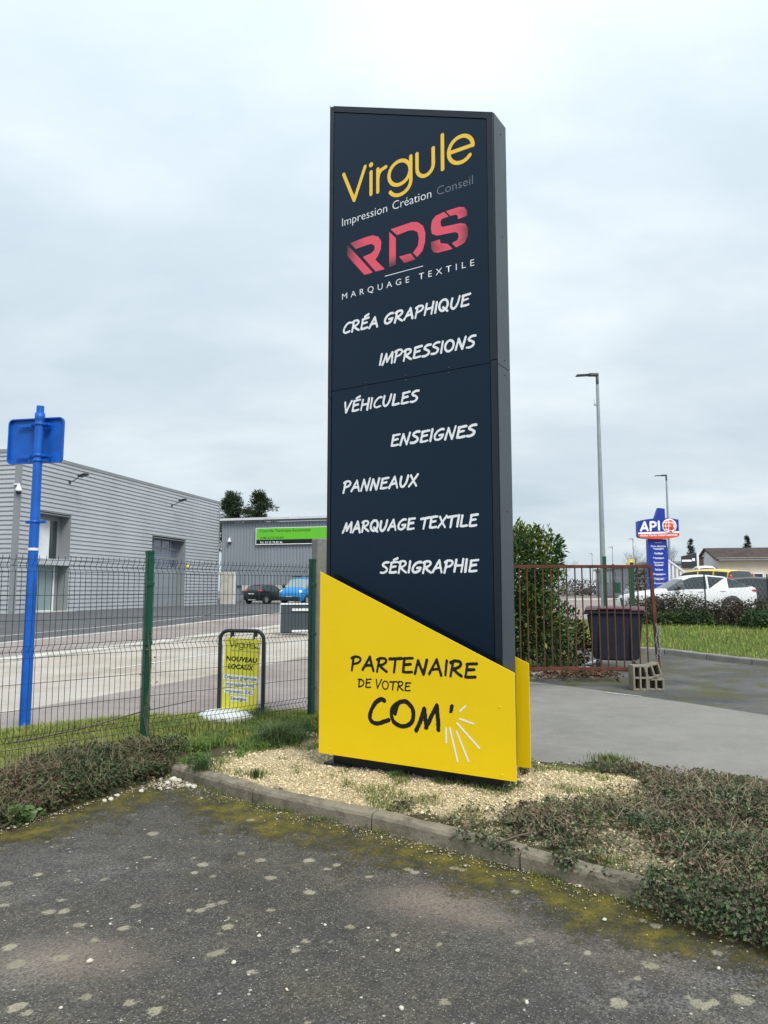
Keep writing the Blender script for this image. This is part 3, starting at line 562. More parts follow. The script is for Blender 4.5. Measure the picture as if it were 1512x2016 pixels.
# mound under the fence
n = 36000; P = scatter(n, mm_); u = RS.beta(2.2, 1.0, n); P[:, 2] += u * moundh(P[:, 0], P[:, 1]); hue = fbm(P[:, 0] * 2.6, P[:, 1] * 2.6, 72) + RS.normal(0, .14, n)
pal2 = np.array([(.030, .055, .022), (.050, .075, .030), (.085, .060, .038), (.062, .085, .036), (.105, .075, .048)]); c = pal2[np.digitize(hue, [.38, .50, .60, .72])] * RS.uniform(.7, 2.0, (n, 1))
o = leaves('bramble_mound', P, rdir(n, .25), RS.uniform(.018, .042, n), .55, c, M['leaf_dull'], None, .3, .15); o['kind'] = 'stuff'
n = 2600; P = scatter(n, mm_); P[:, 2] += moundh(P[:, 0], P[:, 1]) * RS.uniform(.5, 1.0, n)
o = blades('mound_straw', P, RS.uniform(.06, .2, n), RS.uniform(.0015, .004, n), jitcol(n, (.15, .125, .07), (.34, .29, .18), .25), M['grass'], 3.0); o['kind'] = 'stuff'
# grass beyond the fence and round the gravel
fence_d = CX * (-.715) + CY * .699      # distance measure across the fence line
fl = (-2.22) * (-.715) + 6.99 * .699
behind = sstep(-.55, -.2, fence_d - fl)
gm = behind * (CX < -.35) * (1 - cg) * (1 - .8 * mm_); edge = sstep(0, .35, 1 - cellavg(T2)); gm = gm * sstep(.05, .25, edge) * sstep(.22, .40, np.hypot(CX + 1.72, (CY - 8.28) * 1.2))
n = 54000; P = scatter(n, gm); hue = fbm(P[:, 0] * 2.2, P[:, 1] * 2.2, 81)[:, None]; c = np.array([.15, .24, .04]) * (1 - hue) + np.array([.36, .36, .08]) * hue; c = c * RS.uniform(.65, 1.35, (n, 1)); dry = RS.rand(n) < .16; c[dry] = jitcol(dry.sum(), (.20, .17, .08), (.30, .26, .13))
hz_ = .03 + .09 * fbm(P[:, 0] * 3, P[:, 1] * 3, 82); o = blades('verge_grass', P, hz_ * RS.uniform(.6, 1.5, n), RS.uniform(.004, .008, n), c, M['grass'], .9); o['kind'] = 'stuff'
patch = [(-1.75, 6.5), (-1.4, 6.6), (-1.1, 6.95), (-.75, 7.5), (-.45, 7.4), (-.4, 7.9), (-.75, 8.4), (-1.6, 7.6), (-2.1, 7.1)]
pm = soft(CX, CY, patch, .16, 85) * sstep(.40, .56, fbm(CX * 4.3, CY * 4.3, 86))
n = 9000; P = scatter(n, pm); c = jitcol(n, (.08, .16, .035), (.20, .29, .06), .25); o = blades('weedy_grass', P, RS.uniform(.03, .11, n), RS.uniform(.004, .009, n), c, M['grass'], 1.1); o['kind'] = 'stuff'
n = 4500; P = scatter(n, pm); P[:, 2] += RS.uniform(.0, .05, n); o = leaves('clover_weeds', P, rdir(n, .35), RS.uniform(.015, .035, n), .7, jitcol(n, (.05, .10, .03), (.12, .17, .05), .25), M['leaf_dull']); o['kind'] = 'stuff'
sm = cg * 1.2 * sstep(.50, .62, fbm(CX * 3.6, CY * 3.6, 88)) + 1.5 * soft(CX, CY, BUSHR, .1, 61) * sstep(.52, .64, fbm(CX * 3.3, CY * 3.3, 89)); n = 15000; P = scatter(n, sm); o = blades('sparse_grass', P, RS.uniform(.02, .06, n), RS.uniform(.003, .006, n), jitcol(n, (.09, .15, .035), (.26, .28, .09), .2), M['grass'], 1.2); o['kind'] = 'stuff'
x, y = along(KF[:9], 2600, .045, -.015); kk = fbm(x * 4.5, y * 4.5, 95) > .52; x, y = x[kk], y[kk]; n = len(x); P = np.stack([x, y, hgt(x, y) + .005], -1)
o = blades('kerb_foot_grass', P, RS.uniform(.015, .055, n), RS.uniform(.002, .005, n), jitcol(n, (.08, .13, .03), (.20, .24, .06), .25), M['grass'], 1.1); o['kind'] = 'stuff'
# single plants
def zverge(x, y):
    j = np.argmin((VX - x) ** 2 + (VY - y) ** 2); return float(VZ.ravel()[j])
def tuft(name, px, py, z, n, h, spread, ca, cb, label, cat, lean=1.0, wd=.006, group=None, lf=0, lsize=.03, wide=.6):
    g = gnd(px, py, z); gx_, gy_ = g.x, g.y; base = empty(name, (gx_, gy_, z), 0, label, cat, group)
    if n:
        r = np.abs(RS.normal(0, spread, n)); a = RS.uniform(0, 6.28, n); P = np.stack([r * np.cos(a), r * np.sin(a), 0 * r - .005], -1)
        blades('blades', P, RS.uniform(.5, 1.1, n) * h, np.full(n, wd) * RS.uniform(.6, 1.3, n), jitcol(n, ca, cb, .25), M['grass'], lean, base)
    if lf:
        r = np.abs(RS.normal(0, spread, lf)); a = RS.uniform(0, 6.28, lf); P = np.stack([r * np.cos(a), r * np.sin(a), RS.uniform(.1, 1, lf) * h], -1)
        leaves('foliage', P, np.stack([np.cos(a), np.sin(a), RS.uniform(-.2, .9, lf)], -1), RS.uniform(.6, 1.2, lf) * lsize, wide, jitcol(lf, ca, cb, .25), M['leaf'], base)
    return base
tuft('grass_tuft', 548, 1462, .17, 900, .26, .11, (.06, .11, .04), (.17, .23, .09), 'largest arching grass tuft, on the gravel left of the yellow panel', 'grass tuft', 1.5, .006)
tuft('grass_tuft', 505, 1420, .15, 420, .22, .09, (.05, .10, .03), (.13, .19, .06), 'dark grass tuft at the right foot of the swing sign behind the fence', 'grass tuft', 1.3, .007)
tuft('grass_tuft', 602, 1440, .17, 240, .12, .05, (.04, .10, .02), (.09, .17, .035), 'bright green grass tuft close to the left edge of the yellow panel', 'grass tuft', .8, .005)
tuft('grass_tuft', 396, 1512, .14, 300, .10, .06, (.035, .08, .022), (.08, .13, .04), 'grass tuft just behind the left end of the parking kerb', 'grass tuft', 1.1, .006)
tuft('grass_tuft', 503, 1530, .13, 120, .09, .025, (.04, .09, .02), (.08, .14, .03), 'small upright grass tuft on the kerb edge in front of the gravel', 'grass tuft', .5, .005)
tuft('grass_tuft', 782, 1530, .16, 260, .07, .04, (.05, .10, .03), (.11, .17, .05), 'small grass tuft in the gravel under the middle of the yellow panel', 'grass tuft', 1.1, .005)
tuft('grass_tuft', 868, 1542, .16, 120, .07, .03, (.04, .08, .03), (.10, .14, .06), 'small grass tuft in the gravel under the white rays', 'grass tuft', 1.1, .005)
tuft('grass_tuft', 806, 1640, .02, 220, .09, .04, (.04, .09, .02), (.10, .16, .04), 'thin grass tuft against the kerb face left of the leafy weeds', 'grass tuft', .6, .004)
tuft('grass_tuft', 1074, 1712, .02, 240, .11, .04, (.06, .13, .02), (.15, .22, .05), 'bright grass tuft against the kerb right of the round weed', 'grass tuft', .7, .004)
tuft('grass_tuft', 395, 1545, .02, 200, .09, .05, (.05, .09, .02), (.11, .15, .04), 'grass tuft at the outer foot of the kerb near its left end', 'grass tuft', .8, .004)
tuft('grass_tuft', 1200, 1500, .13, 520, .08, .10, (.06, .11, .02), (.14, .19, .045), 'yellow green grass tuft at the driveway edge right of the sign', 'grass tuft', 1.0, .006)
tuft('grass_tuft', 1082, 1582, .16, 160, .08, .03, (.04, .09, .03), (.08, .14, .05), 'dark green grass tuft where gravel meets the undergrowth', 'grass tuft', .9, .005)
tuft('weed', 1014, 1698, .015, 0, .10, .045, (.045, .11, .022), (.10, .20, .045), 'round bright green weed at the foot of the kerb', 'weed', lf=320, lsize=.03, wide=.45)
tuft('weed', 862, 1660, .015, 60, .08, .03, (.04, .10, .02), (.09, .18, .05), 'leafy light green weed at the kerb foot beside a white stone', 'weed', lf=90, lsize=.035, wide=.4)
tuft('weed', 888, 1666, .015, 0, .07, .03, (.04, .08, .03), (.08, .13, .05), 'dull green weed at the kerb foot right of the light green one', 'weed', lf=80, lsize=.03, wide=.5)
tuft('weed', 1164, 1733, .015, 0, .06, .015, (.05, .13, .03), (.09, .19, .05), 'tiny single sprout standing against the bare kerb', 'weed', lf=12, lsize=.04, wide=.4)
tuft('weed', 1384, 1777, .03, 0, .10, .07, (.06, .13, .03), (.12, .21, .06), 'bright green leafy weed at the undergrowth edge on the right', 'weed', lf=160, lsize=.05, wide=.7)
tuft('weed', 38, 1622, .02, 0, .10, .05, (.06, .13, .03), (.12, .20, .06), 'bright green leafy weed at the left foot of the mound', 'weed', lf=110, lsize=.05, wide=.7)
tuft('weed', 1250, 1625, .18, 0, .06, .08, (.05, .09, .04), (.10, .15, .08), 'pale green weed in the middle of the brown undergrowth', 'weed', lf=180, lsize=.035, wide=.5)
tuft('weed', 330, 1475, .17, 60, .12, .07, (.04, .10, .02), (.08, .15, .035), 'green weed left of the kerb end beside the fence post', 'weed', lf=160, lsize=.04, wide=.5)
tuft('weed', 1034, 1522, .17, 40, .10, .04, (.03, .05, .025), (.07, .10, .04), 'dark weed at the right foot of the sign under the rear panel', 'weed', lf=70, lsize=.03, wide=.5)
# fallen branches
def branch(px, z, r, label):
    P = [gnd(a, b, z_) for (a, b), z_ in zip(px, z)]; b = MB(); b.tube(P, [r * (1 - .6 * i / (len(P) - 1)) for i in range(len(P))], 6); o = b.build('fallen_branch', M['twig']); tag(o, label, 'branch')
branch([(905, 1683), (940, 1685), (968, 1672), (990, 1656), (1020, 1645), (1050, 1638)], [.015, .02, .09, .19, .21, .20], .008, 'bare grey branch lying across the kerb onto the asphalt')
branch([(0, 1628), (14, 1624), (24, 1616), (27, 1606)], [.03, .04, .09, .16], .014, 'thick grey branch end at the left foot of the mound')
branch([(1480, 1745), (1494, 1775), (1490, 1800), (1500, 1815), (1480, 1817)], [.25, .16, .08, .02, .02], .005, 'thin pale stem hanging from the undergrowth at the far right')
branch([(262, 1555), (290, 1545), (308, 1538)], [.04, .07, .09], .006, 'dark twig lying at the right foot of the mound')

# ------------------------------------------------------------------ print made from strokes or outlines
def field_mesh(phi, x0, y0, h):
    V = []; Fc = []; ny, nx_ = phi.shape; ins = phi < 0
    full = ins[:-1, :-1] & ins[1:, :-1] & ins[:-1, 1:] & ins[1:, 1:]; anyi = ins[:-1, :-1] | ins[1:, :-1] | ins[:-1, 1:] | ins[1:, 1:]
    for j in range(ny - 1):
        i = 0; row = full[j]
        while i < nx_ - 1:
            if row[i]:
                k_ = i
                while k_ < nx_ - 1 and row[k_] and k_ - i < 24: k_ += 1
                b = len(V); V += [(x0 + i * h, y0 + j * h), (x0 + k_ * h, y0 + j * h), (x0 + k_ * h, y0 + (j + 1) * h), (x0 + i * h, y0 + (j + 1) * h)]; Fc.append((b, b + 1, b + 2, b + 3)); i = k_
            else: i += 1
    for j, i in np.argwhere(anyi & ~full):
        cs = [(i, j), (i + 1, j), (i + 1, j + 1), (i, j + 1)]; pv = [phi[b, a] for a, b in cs]; poly = []
        for q in range(4):
            a, b = pv[q], pv[(q + 1) % 4]; A, B = cs[q], cs[(q + 1) % 4]
            if a < 0: poly.append(A)
            if (a < 0) != (b < 0): t = a / (a - b); poly.append((A[0] + (B[0] - A[0]) * t, A[1] + (B[1] - A[1]) * t))
        if len(poly) >= 3: b = len(V); V += [(x0 + p[0] * h, y0 + p[1] * h) for p in poly]; Fc.append(tuple(range(b, b + len(poly))))
    return V, Fc
def catmull(P, n=7):
    if len(P) < 3: return P
    Q = [P[0]] + list(P) + [P[-1]]; R_ = []
    for i in range(1, len(Q) - 2):
        p0, p1, p2, p3 = [np.array(q, float) for q in Q[i - 1:i + 3]]
        for k_ in range(n):
            t = k_ / n; R_.append(tuple(.5 * (2 * p1 + (p2 - p0) * t + (2 * p0 - 5 * p1 + 4 * p2 - p3) * t * t + (3 * p1 - p0 - 3 * p2 + p3) * t ** 3)))
    return R_ + [tuple(P[-1])]
def strokes_field(SK, h, rough=0.0, seed=0):     # SK: list of (points, radius0, radius1)
    ax = [p[0] for s in SK for p in s[0]]; ay = [p[1] for s in SK for p in s[0]]; mr = max(max(s[1], s[2]) for s in SK) + 2 * h
    x0, y0 = min(ax) - mr, min(ay) - mr; nx_, ny = int((max(ax) + mr - x0) / h) + 2, int((max(ay) + mr - y0) / h) + 2
    gx_, gy_ = np.meshgrid(x0 + np.arange(nx_) * h, y0 + np.arange(ny) * h); phi = np.full(gx_.shape, 9.0)
    for pts, r0, r1 in SK:
        m_ = len(pts) - 1
        for i in range(m_):
            (ax_, ay_), (bx_, by_) = pts[i], pts[i + 1]; ra = r0 + (r1 - r0) * i / m_; rb = r0 + (r1 - r0) * (i + 1) / m_; R_ = max(ra, rb) + 2 * h
            i0, i1 = int((min(ax_, bx_) - R_ - x0) / h), int((max(ax_, bx_) + R_ - x0) / h) + 2; j0, j1 = int((min(ay_, by_) - R_ - y0) / h), int((max(ay_, by_) + R_ - y0) / h) + 2
            i0, j0 = max(i0, 0), max(j0, 0); xx, yy = gx_[j0:j1, i0:i1], gy_[j0:j1, i0:i1]; dx, dy = bx_ - ax_, by_ - ay_; L2 = dx * dx + dy * dy + 1e-12
            t = np.clip(((xx - ax_) * dx + (yy - ay_) * dy) / L2, 0, 1); d = np.hypot(xx - ax_ - t * dx, yy - ay_ - t * dy) - (ra + (rb - ra) * t); phi[j0:j1, i0:i1] = np.minimum(phi[j0:j1, i0:i1], d)
    if rough: phi = phi + (fbm(gx_ * 90, gy_ * 90, seed) - .5) * rough
    return field_mesh(phi, x0, y0, h)
def print_obj(name, VF_, yplane, mat, parent, zoff=0.0, fade=None, label=None):
    V2, Fc = VF_; me = bpy.data.meshes.new(name); me.from_pydata([(a, yplane, b - zoff) for a, b in V2], [], Fc); me.update()
    if fade is not None:
        a = me.attributes.new('fade', 'FLOAT', 'POINT'); a.data.foreach_set('value', np.array(fade(np.array(V2)), np.float32))
    o = link(name, me, mat, parent)
    if label: o['label'] = label
    return o
ELL = [(.36 + .34 * math.cos(a), .5 + .5 * math.sin(a)) for a in np.linspace(2.2, 2.2 + 2 * PI + .15, 22)]
HAND = {'A': (.74, [[(0, 0), (.2, .5), (.40, 1)], [(.40, 1), (.55, .5), (.72, -.04)], [(.14, .30), (.4, .36), (.62, .34)]]),
 'C': (.64, [[(.60, .95), (.42, .98), (.2, .80), (.05, .5), (.06, .18), (.25, .02), (.62, .10)]]),
 'D': (.70, [[(.10, .98), (.06, 0)], [(-.02, .95), (.36, .95), (.64, .62), (.52, .22), (.04, .0)]]),
 'E': (.62, [[(.10, .96), (.05, .04)], [(.06, .92), (.3, .97), (.62, 1.0)], [(.08, .52), (.5, .58)], [(.05, .03), (.3, .02), (.60, .06)]]),
 'G': (.74, [[(.66, .96), (.45, .97), (.2, .80), (.04, .46), (.10, .12), (.34, .02), (.62, .20), (.68, .44)], [(.40, .42), (.70, .46)]]),
 'H': (.68, [[(.08, .98), (.04, 0)], [(.62, 1.03), (.60, -.04)], [(.06, .48), (.62, .54)]]),
 'I': (.14, [[(.07, 1), (.05, 0)]]),
 'L': (.58, [[(.08, 1), (.05, .03)], [(.05, .03), (.3, .02), (.56, .07)]]),
 'M': (.84, [[(-.02, -.05), (.12, .5), (.22, .95)], [(.22, .95), (.30, .5), (.36, .16)], [(.36, .16), (.55, .6), (.74, 1)], [(.74, 1), (.78, .5), (.80, -.04)]]),
 'N': (.70, [[(.0, 0), (.07, .5), (.14, .98)], [(.14, .98), (.34, .45), (.52, .0)], [(.52, .0), (.60, .5), (.68, 1.06)]]),
 'O': (.74, [ELL]),
 'P': (.62, [[(.12, .96), (.05, -.06)], [(-.02, .88), (.18, 1.0), (.48, .98), (.60, .78), (.44, .54), (.08, .42)]]),
 'Q': (.78, [ELL, [(.36, .30), (.56, .08), (.74, -.10)]]),
 'R': (.68, [[(.12, .96), (.05, -.04)], [(-.02, .88), (.18, 1.0), (.48, .98), (.58, .78), (.42, .56), (.14, .46)], [(.16, .46), (.42, .2), (.68, .0)]]),
 'S': (.58, [[(.58, .97), (.36, .98), (.14, .86), (.12, .68), (.34, .54), (.52, .36), (.46, .14), (.24, .02), (.0, .04)]]),
 'T': (.66, [[(-.04, .93), (.3, .96), (.72, 1.02)], [(.34, .96), (.30, -.02)]]),
 'U': (.66, [[(.05, .98), (.03, .4), (.14, .06), (.34, .04), (.54, .4), (.63, 1.04)]]),
 'V': (.60, [[(0, 1), (.10, .5), (.22, .0)], [(.22, .0), (.4, .5), (.62, 1.04)]]),
 'X': (.62, [[(.04, .98), (.3, .5), (.60, .0)], [(.62, 1.04), (.3, .48), (-.02, -.02)]]), "'": (.2, [[(.16, 1.02), (.08, .72)]])}
HAND['É'] = (.62, HAND['E'][1] + [[(.26, 1.18), (.56, 1.34)]])
def hand(name, text, u0, u1, v, h, r, parent, yplane, mat, zoff, seed, slant=.13, res=.0028, rough=.004, gap=.17, space=.42):
    rr = random.Random(seed); x = 0; items = []
    for ch in text:
        if ch == ' ': x += space; continue
        wd, sk = HAND[ch]; items.append((x, sk)); x += wd + gap
    tot = x - gap; sx = (u1 - u0) / (tot + slant * .6); SK = []
    for xo, sk in items:
        jy = rr.uniform(-.03, .03); js = rr.uniform(.96, 1.06); jr = rr.uniform(-.03, .03)
        for ln in sk:
            P = catmull([((xo + a + slant * b + jr * b) * sx + u0, v + (b * js + jy) * h) for a, b in ln], 5); q = rr.uniform(.92, 1.12); SK.append((P, r * q, r * q * rr.uniform(.82, 1.0)))
    return print_obj(name, strokes_field(SK, res, rough, seed), yplane, mat, parent, zoff)
def poly_field(polys, h):
    A = np.concatenate([np.array(p) for p in polys]); x0, y0 = A.min(0) - 3 * h; nx_, ny = [int(q) + 2 for q in (A.max(0) + 3 * h - (x0, y0)) / h]
    gx_, gy_ = np.meshgrid(x0 + np.arange(nx_) * h, y0 + np.arange(ny) * h); phi = np.full(gx_.shape, 9.)
    for p in polys:
        d = pdist(gx_, gy_, p, True); phi = np.minimum(phi, np.where(inpoly(gx_, gy_, p), -d, d))
    return field_mesh(phi, x0, y0, h)
def typed(name, text, width, mat, parent, loc=(0, 0, 0), bold=0.0, spacing=1.0, height=None, rot=None, align='LEFT', shear=0.0):   # built-in face laid in the local x-z plane
    cu = bpy.data.curves.new(name, 'FONT'); cu.body = text; cu.size = 1; cu.offset = bold; cu.space_character = spacing; cu.resolution_u = 3; cu.shear = shear
    ob = bpy.data.objects.new(name, cu); me = bpy.data.meshes.new_from_object(ob); bpy.data.objects.remove(ob); bpy.data.curves.remove(cu)
    n = len(me.vertices); co = np.empty(n * 3, np.float32); me.vertices.foreach_get('co', co); co = co.reshape(-1, 3); x0, x1 = co[:, 0].min(), co[:, 0].max()
    sx = width / (x1 - x0); sy = sx if height is None else height / .73
    X_ = (co[:, 0] - x0) * sx; Z_ = co[:, 1] * sy
    if align == 'CENTER': X_ -= width / 2
    new = np.stack([X_, 0 * X_, Z_], -1); me.vertices.foreach_set('co', new.astype(np.float32).ravel()); me.name = name; me.materials.clear(); me.update()
    bmx = bmesh.new(); bmx.from_mesh(me)
    for f_ in bmx.faces:
        if f_.normal.y > 0: f_.normal_flip()
    bmx.to_mesh(me); bmx.free()
    o = link(name, me, mat, parent); o.location = loc
    if rot is not None: o.rotation_euler = rot
    return o

# ------------------------------------------------------------------ the totem sign
ZB = 0.15; RZ = math.radians(-32.53)
totem = empty('totem_sign', (-.543, 6.283, ZB), RZ, 'tall dark navy totem sign with a slanted yellow panel at its foot', 'sign')
CF, CB_ = 0.10, 0.335          # front and back of the column, from the yellow panel's plane
def lean(u, z): return u       # the cabinet
uL, uR = -.005, 1.611; top = lambda u: 6.045 - .408 * u
b = MB(); b.prism([(uL, .30 - ZB), (uR, .30 - ZB), (uR, top(uR) - ZB), (uL, top(uL) - ZB)], CF + .006, CB_); cab = b.build('cabinet', M['navy_frame'], totem, bevel=.004)
zs = 3.345
def front_panel(z0f, z1f, nm):
    b = MB(); x0, x1 = .036, 1.552; b.prism([(x0, z0f(x0) - ZB), (x1, z0f(x1) - ZB), (x1, z1f(x1) - ZB), (x0, z1f(x0) - ZB)], CF - .0005, CF + .010); return b.build(nm, M['navy'], totem, bevel=.0015)
pl = front_panel(lambda u: .34, lambda u: zs - .002, 'face_panel'); pu = front_panel(lambda u: zs + .002, lambda u: top(u) - .062, 'face_panel')
# frame round the faces, standing 8 mm proud
b = MB(); fr = CF - .008
b.prism([(uL, zs - .06 - ZB), (.032, zs - .06 - ZB), (.032, top(.032) - .058 - ZB), (uL, top(uL) - ZB)], fr, CF + .006)
b.prism([(.032, top(.032) - .058 - ZB), (1.556, top(1.556) - .058 - ZB), (1.556, top(1.556) - ZB), (.032, top(.032) - ZB)], fr + .0004, CF + .006)
b.prism([(1.556, zs + .02 - ZB), (uR, zs + .02 - ZB), (uR, top(uR) - ZB), (1.556, top(1.556) - ZB)], fr + .0002, CF + .006); b.build('upper_frame', M['navy_frame'], totem, bevel=.0015)
b = MB(); b.prism([(uL, .3 - ZB), (.030, .3 - ZB), (.030, zs - .063 - ZB), (uL, zs - .063 - ZB)], fr + .001, CF + .006); b.prism([(1.558, .3 - ZB), (uR - .001, .3 - ZB), (uR - .001, zs + .016 - ZB), (1.558, zs + .016 - ZB)], fr + .001, CF + .006); b.build('lower_frame', M['navy_frame'], totem, bevel=.0015)
# side sheets: two, meeting at a fine joint
for z0, z1, nm in ((.30, zs - .02, 'side_panel'), (zs - .016, None, 'side_panel')):
    b = MB(); zt = (top(uR) - .004) if z1 is None else z1; b.box((uR + .0035, (CF + CB_) / 2, (z0 + zt) / 2 - ZB), (.007, CB_ - CF - .004, zt - z0)); sp_ = b.build(nm, M['slate'], totem, bevel=.001)
    if z1 is not None or True:
        for zz in ([zs - .075, 1.0, 2.2] if z1 is not None else [zs + .045, 4.4, top(uR) - .12]):
            q = MB(); q.lathe([(0, .004), (.006, .003), (.008, 0)], 8, (uR + .0075, (CF + CB_) / 2 + .01, zz - ZB), 'x'); q.build('screw', M['screw'], sp_)
for pnl, dz in ((pl, -.022), (pu, .022)):
    for u in (.389, .790, 1.191):
        q = MB(); q.lathe([(0, -.004), (.006, -.003), (.008, 0)], 8, (u, CF - .0006, zs + dz - ZB), 'y'); q.build('screw', M['screw'], pnl)
# yellow foot panels, front and rear
def foot(u0, u1, y0, y1, nm, zt0, zt1):
    b = MB(); b.prism([(u0, .26 - ZB), (u1, .26 - ZB), (u1, zt1 - ZB), (u0, zt0 - ZB)], y0, y1); return b.build(nm, M['yellow'], totem, bevel=.0012)
yf = foot(0, 1.748, 0, .006, 'foot_panel', 1.759, 1.012); yr = foot(-.02, 1.685, .434, .440, 'foot_panel', 1.76, 1.04)
for u, v in [(.116, 1.275), (.115, .776), (.115, .301), (1.63, .766), (1.637, .293)]:
    q = MB(); q.lathe([(0, -.003), (.005, -.0025), (.007, 0)], 8, (u, -.0004, v - ZB), 'y'); q.build('screw', M['yellow'], yf)
b = MB(); b.box((.86, .217, .155), (1.40, .20, .30)); b.build('plinth', M['steel_dark'], totem)
for u in (.13, 1.52):
    b = MB(); b.box((u, .217, .06), (.16, .16, .16)); b.box((u, .217, .008), (.26, .30, .03)); b.build('base_plate', M['steel_dark'], totem, bevel=.004)
for u in (.25, .85, 1.45):
    b = MB(); b.box((u, .05, .55), (.05, .08, .6)); b.build('bracket', M['steel_dark'], totem); b = MB(); b.box((u, .385, .5), (.05, .09, .5)); b.build('bracket', M['steel_dark'], totem)
YU = CF - .0016
# upper wordmark drawn with even strokes
def arc(cx, cy, rx, ry, a0, a1, n=20): return [(cx + rx * math.cos(math.radians(a)), cy + ry * math.sin(math.radians(a))) for a in np.linspace(a0, a1, n)]
def wordmark(r, tf=lambda p: p):
    S = [[(.150, 5.330), (.267, 5.050)], [(.267, 5.050), (.383, 5.330)], [(.446, 5.052), (.446, 5.258)], [(.446, 5.325), (.4461, 5.326)], [(.517, 5.052), (.517, 5.262)], [(.517, 5.165), (.526, 5.212), (.55, 5.243), (.60, 5.256)],
         arc(.738, 5.158, .106, .106, 0, 360, 30), [(.851, 5.270), (.851, 5.06)] + arc(.741, 5.06, .110, .102, -10, -150, 14), [(.912, 5.270), (.912, 5.135)] + arc(.990, 5.135, .078, .084, 180, 360, 16) + [(1.068, 5.270)],
         [(1.155, 5.055), (1.155, 5.355)], [(1.215, 5.174), (1.430, 5.174)], arc(1.322, 5.172, .110, .112, 0, 318, 30)]
    return [([tf(p) for p in s], r * (1.35 if i == 3 else 1), r * (1.35 if i == 3 else 1)) for i, s in enumerate(S)]
print_obj('wordmark', strokes_field(wordmark(.0165), .003), YU, M['vinyl_amber'], pu, ZB)
for tx, u0, u1, mt in (('Impression', .136, .613, 'vinyl_white'), ('Création', .668, 1.047, 'vinyl_white'), ('Conseil', 1.10, 1.428, 'vinyl_grey')):
    typed('tagline', tx, u1 - u0, M[mt], pu, (u0, YU, 4.842 - ZB), -.008, 1.0, .080)
RDS = [[(0.192, 4.658), (0.467, 4.333), (0.38, 4.331), (0.193, 4.554)], [(0.226, 4.661), (0.394, 4.673), (0.466, 4.669), (0.524, 4.642), (0.554, 4.591), (0.55, 4.525), (0.518, 4.466), (0.492, 4.442), (0.59, 4.333), (0.496, 4.334), (0.36, 4.5), (0.447, 4.51), (0.482, 4.531), (0.486, 4.57), (0.453, 4.595), (0.408, 4.598), (0.285, 4.591)], [(0.635, 4.656), (0.701, 4.58), (0.7, 4.346), (0.634, 4.335)], [(0.648, 4.674), (0.861, 4.68), (0.915, 4.664), (0.968, 4.617), (0.989, 4.546), (0.985, 4.472), (0.961, 4.402), (0.909, 4.359), (0.869, 4.408), (0.917, 4.457), (0.926, 4.52), (0.914, 4.577), (0.872, 4.605), (0.824, 4.613), (0.713, 4.604)], [(0.731, 4.409), (0.847, 4.408), (0.893, 4.344), (0.786, 4.338)], [(1.181, 4.684), (1.303, 4.684), (1.348, 4.669), (1.373, 4.63), (1.372, 4.59), (1.291, 4.583), (1.289, 4.614), (1.269, 4.628), (1.221, 4.631)], [(1.167, 4.681), (1.207, 4.63), (1.144, 4.627), (1.132, 4.609), (1.134, 4.571), (1.152, 4.557), (1.313, 4.544), (1.357, 4.525), (1.381, 4.481), (1.378, 4.42), (1.349, 4.37), (1.271, 4.349), (1.232, 4.396), (1.283, 4.408), (1.295, 4.432), (1.292, 4.464), (1.267, 4.481), (1.096, 4.496), (1.05, 4.524), (1.041, 4.575), (1.051, 4.637), (1.086, 4.67)], [(1.04, 4.457), (1.125, 4.456), (1.128, 4.423), (1.193, 4.401), (1.243, 4.345), (1.101, 4.348), (1.06, 4.366), (1.043, 4.403)]]
FADE = [lambda p: sstep(.17, .40, p[:, 0] + (4.66 - p[:, 1]) * .35), lambda p: .45 + .55 * sstep(.22, .36, p[:, 0]), lambda p: sstep(4.31, 4.46, p[:, 1]), lambda p: 1 + 0 * p[:, 0], lambda p: .45 + .5 * sstep(4.33, 4.42, p[:, 1]), lambda p: 1 - .75 * sstep(1.32, 1.39, p[:, 0]), lambda p: 1 - .85 * sstep(1.30, 1.39, p[:, 0]) * sstep(4.56, 4.48, p[:, 1]), lambda p: .25 + .75 * sstep(1.03, 1.12, p[:, 0])]
for p, f_ in zip(RDS, FADE): print_obj('logo_piece', poly_field([p], .006), YU, M['rds'], pu, ZB, f_)
b = MB(); b.box((.777, YU, 4.269 - ZB), (.374, .0008, .006)); b.build('rule', M['vinyl_white'], pu)
typed('tagline', 'MARQUAGE TEXTILE', 1.288, M['vinyl_white'], pu, (.141, YU, 4.16 - ZB), -.002, 1.75, .056)
for i, (tx, u0, u1, v, h, pn) in enumerate([('CRÉA GRAPHIQUE', .153, 1.385, 3.846, .088, pu), ('IMPRESSIONS', .534, 1.428, 3.500, .088, pu), ('VÉHICULES', .165, .912, 3.134, .088, pl), ('ENSEIGNES', .65, 1.422, 2.790, .088, pl), ('PANNEAUX', .163, .90, 2.439, .088, pl), ('MARQUAGE TEXTILE', .166, 1.425, 2.090, .083, pl), ('SÉRIGRAPHIE', .549, 1.424, 1.741, .088, pl)]):
    hand('lettering', tx, u0, u1, v, h, .0098, pn, YU, M['vinyl_white'], ZB, 10 + i)
YY = -.0012
hand('lettering', 'PARTENAIRE', .327, 1.447, .962, .106, .0115, yf, YY, M['vinyl_black'], ZB, 31, .06)
hand('lettering', 'DE VOTRE', .398, .888, .825, .064, .0062, yf, YY, M['vinyl_black'], ZB, 32, .06, .002, .003)
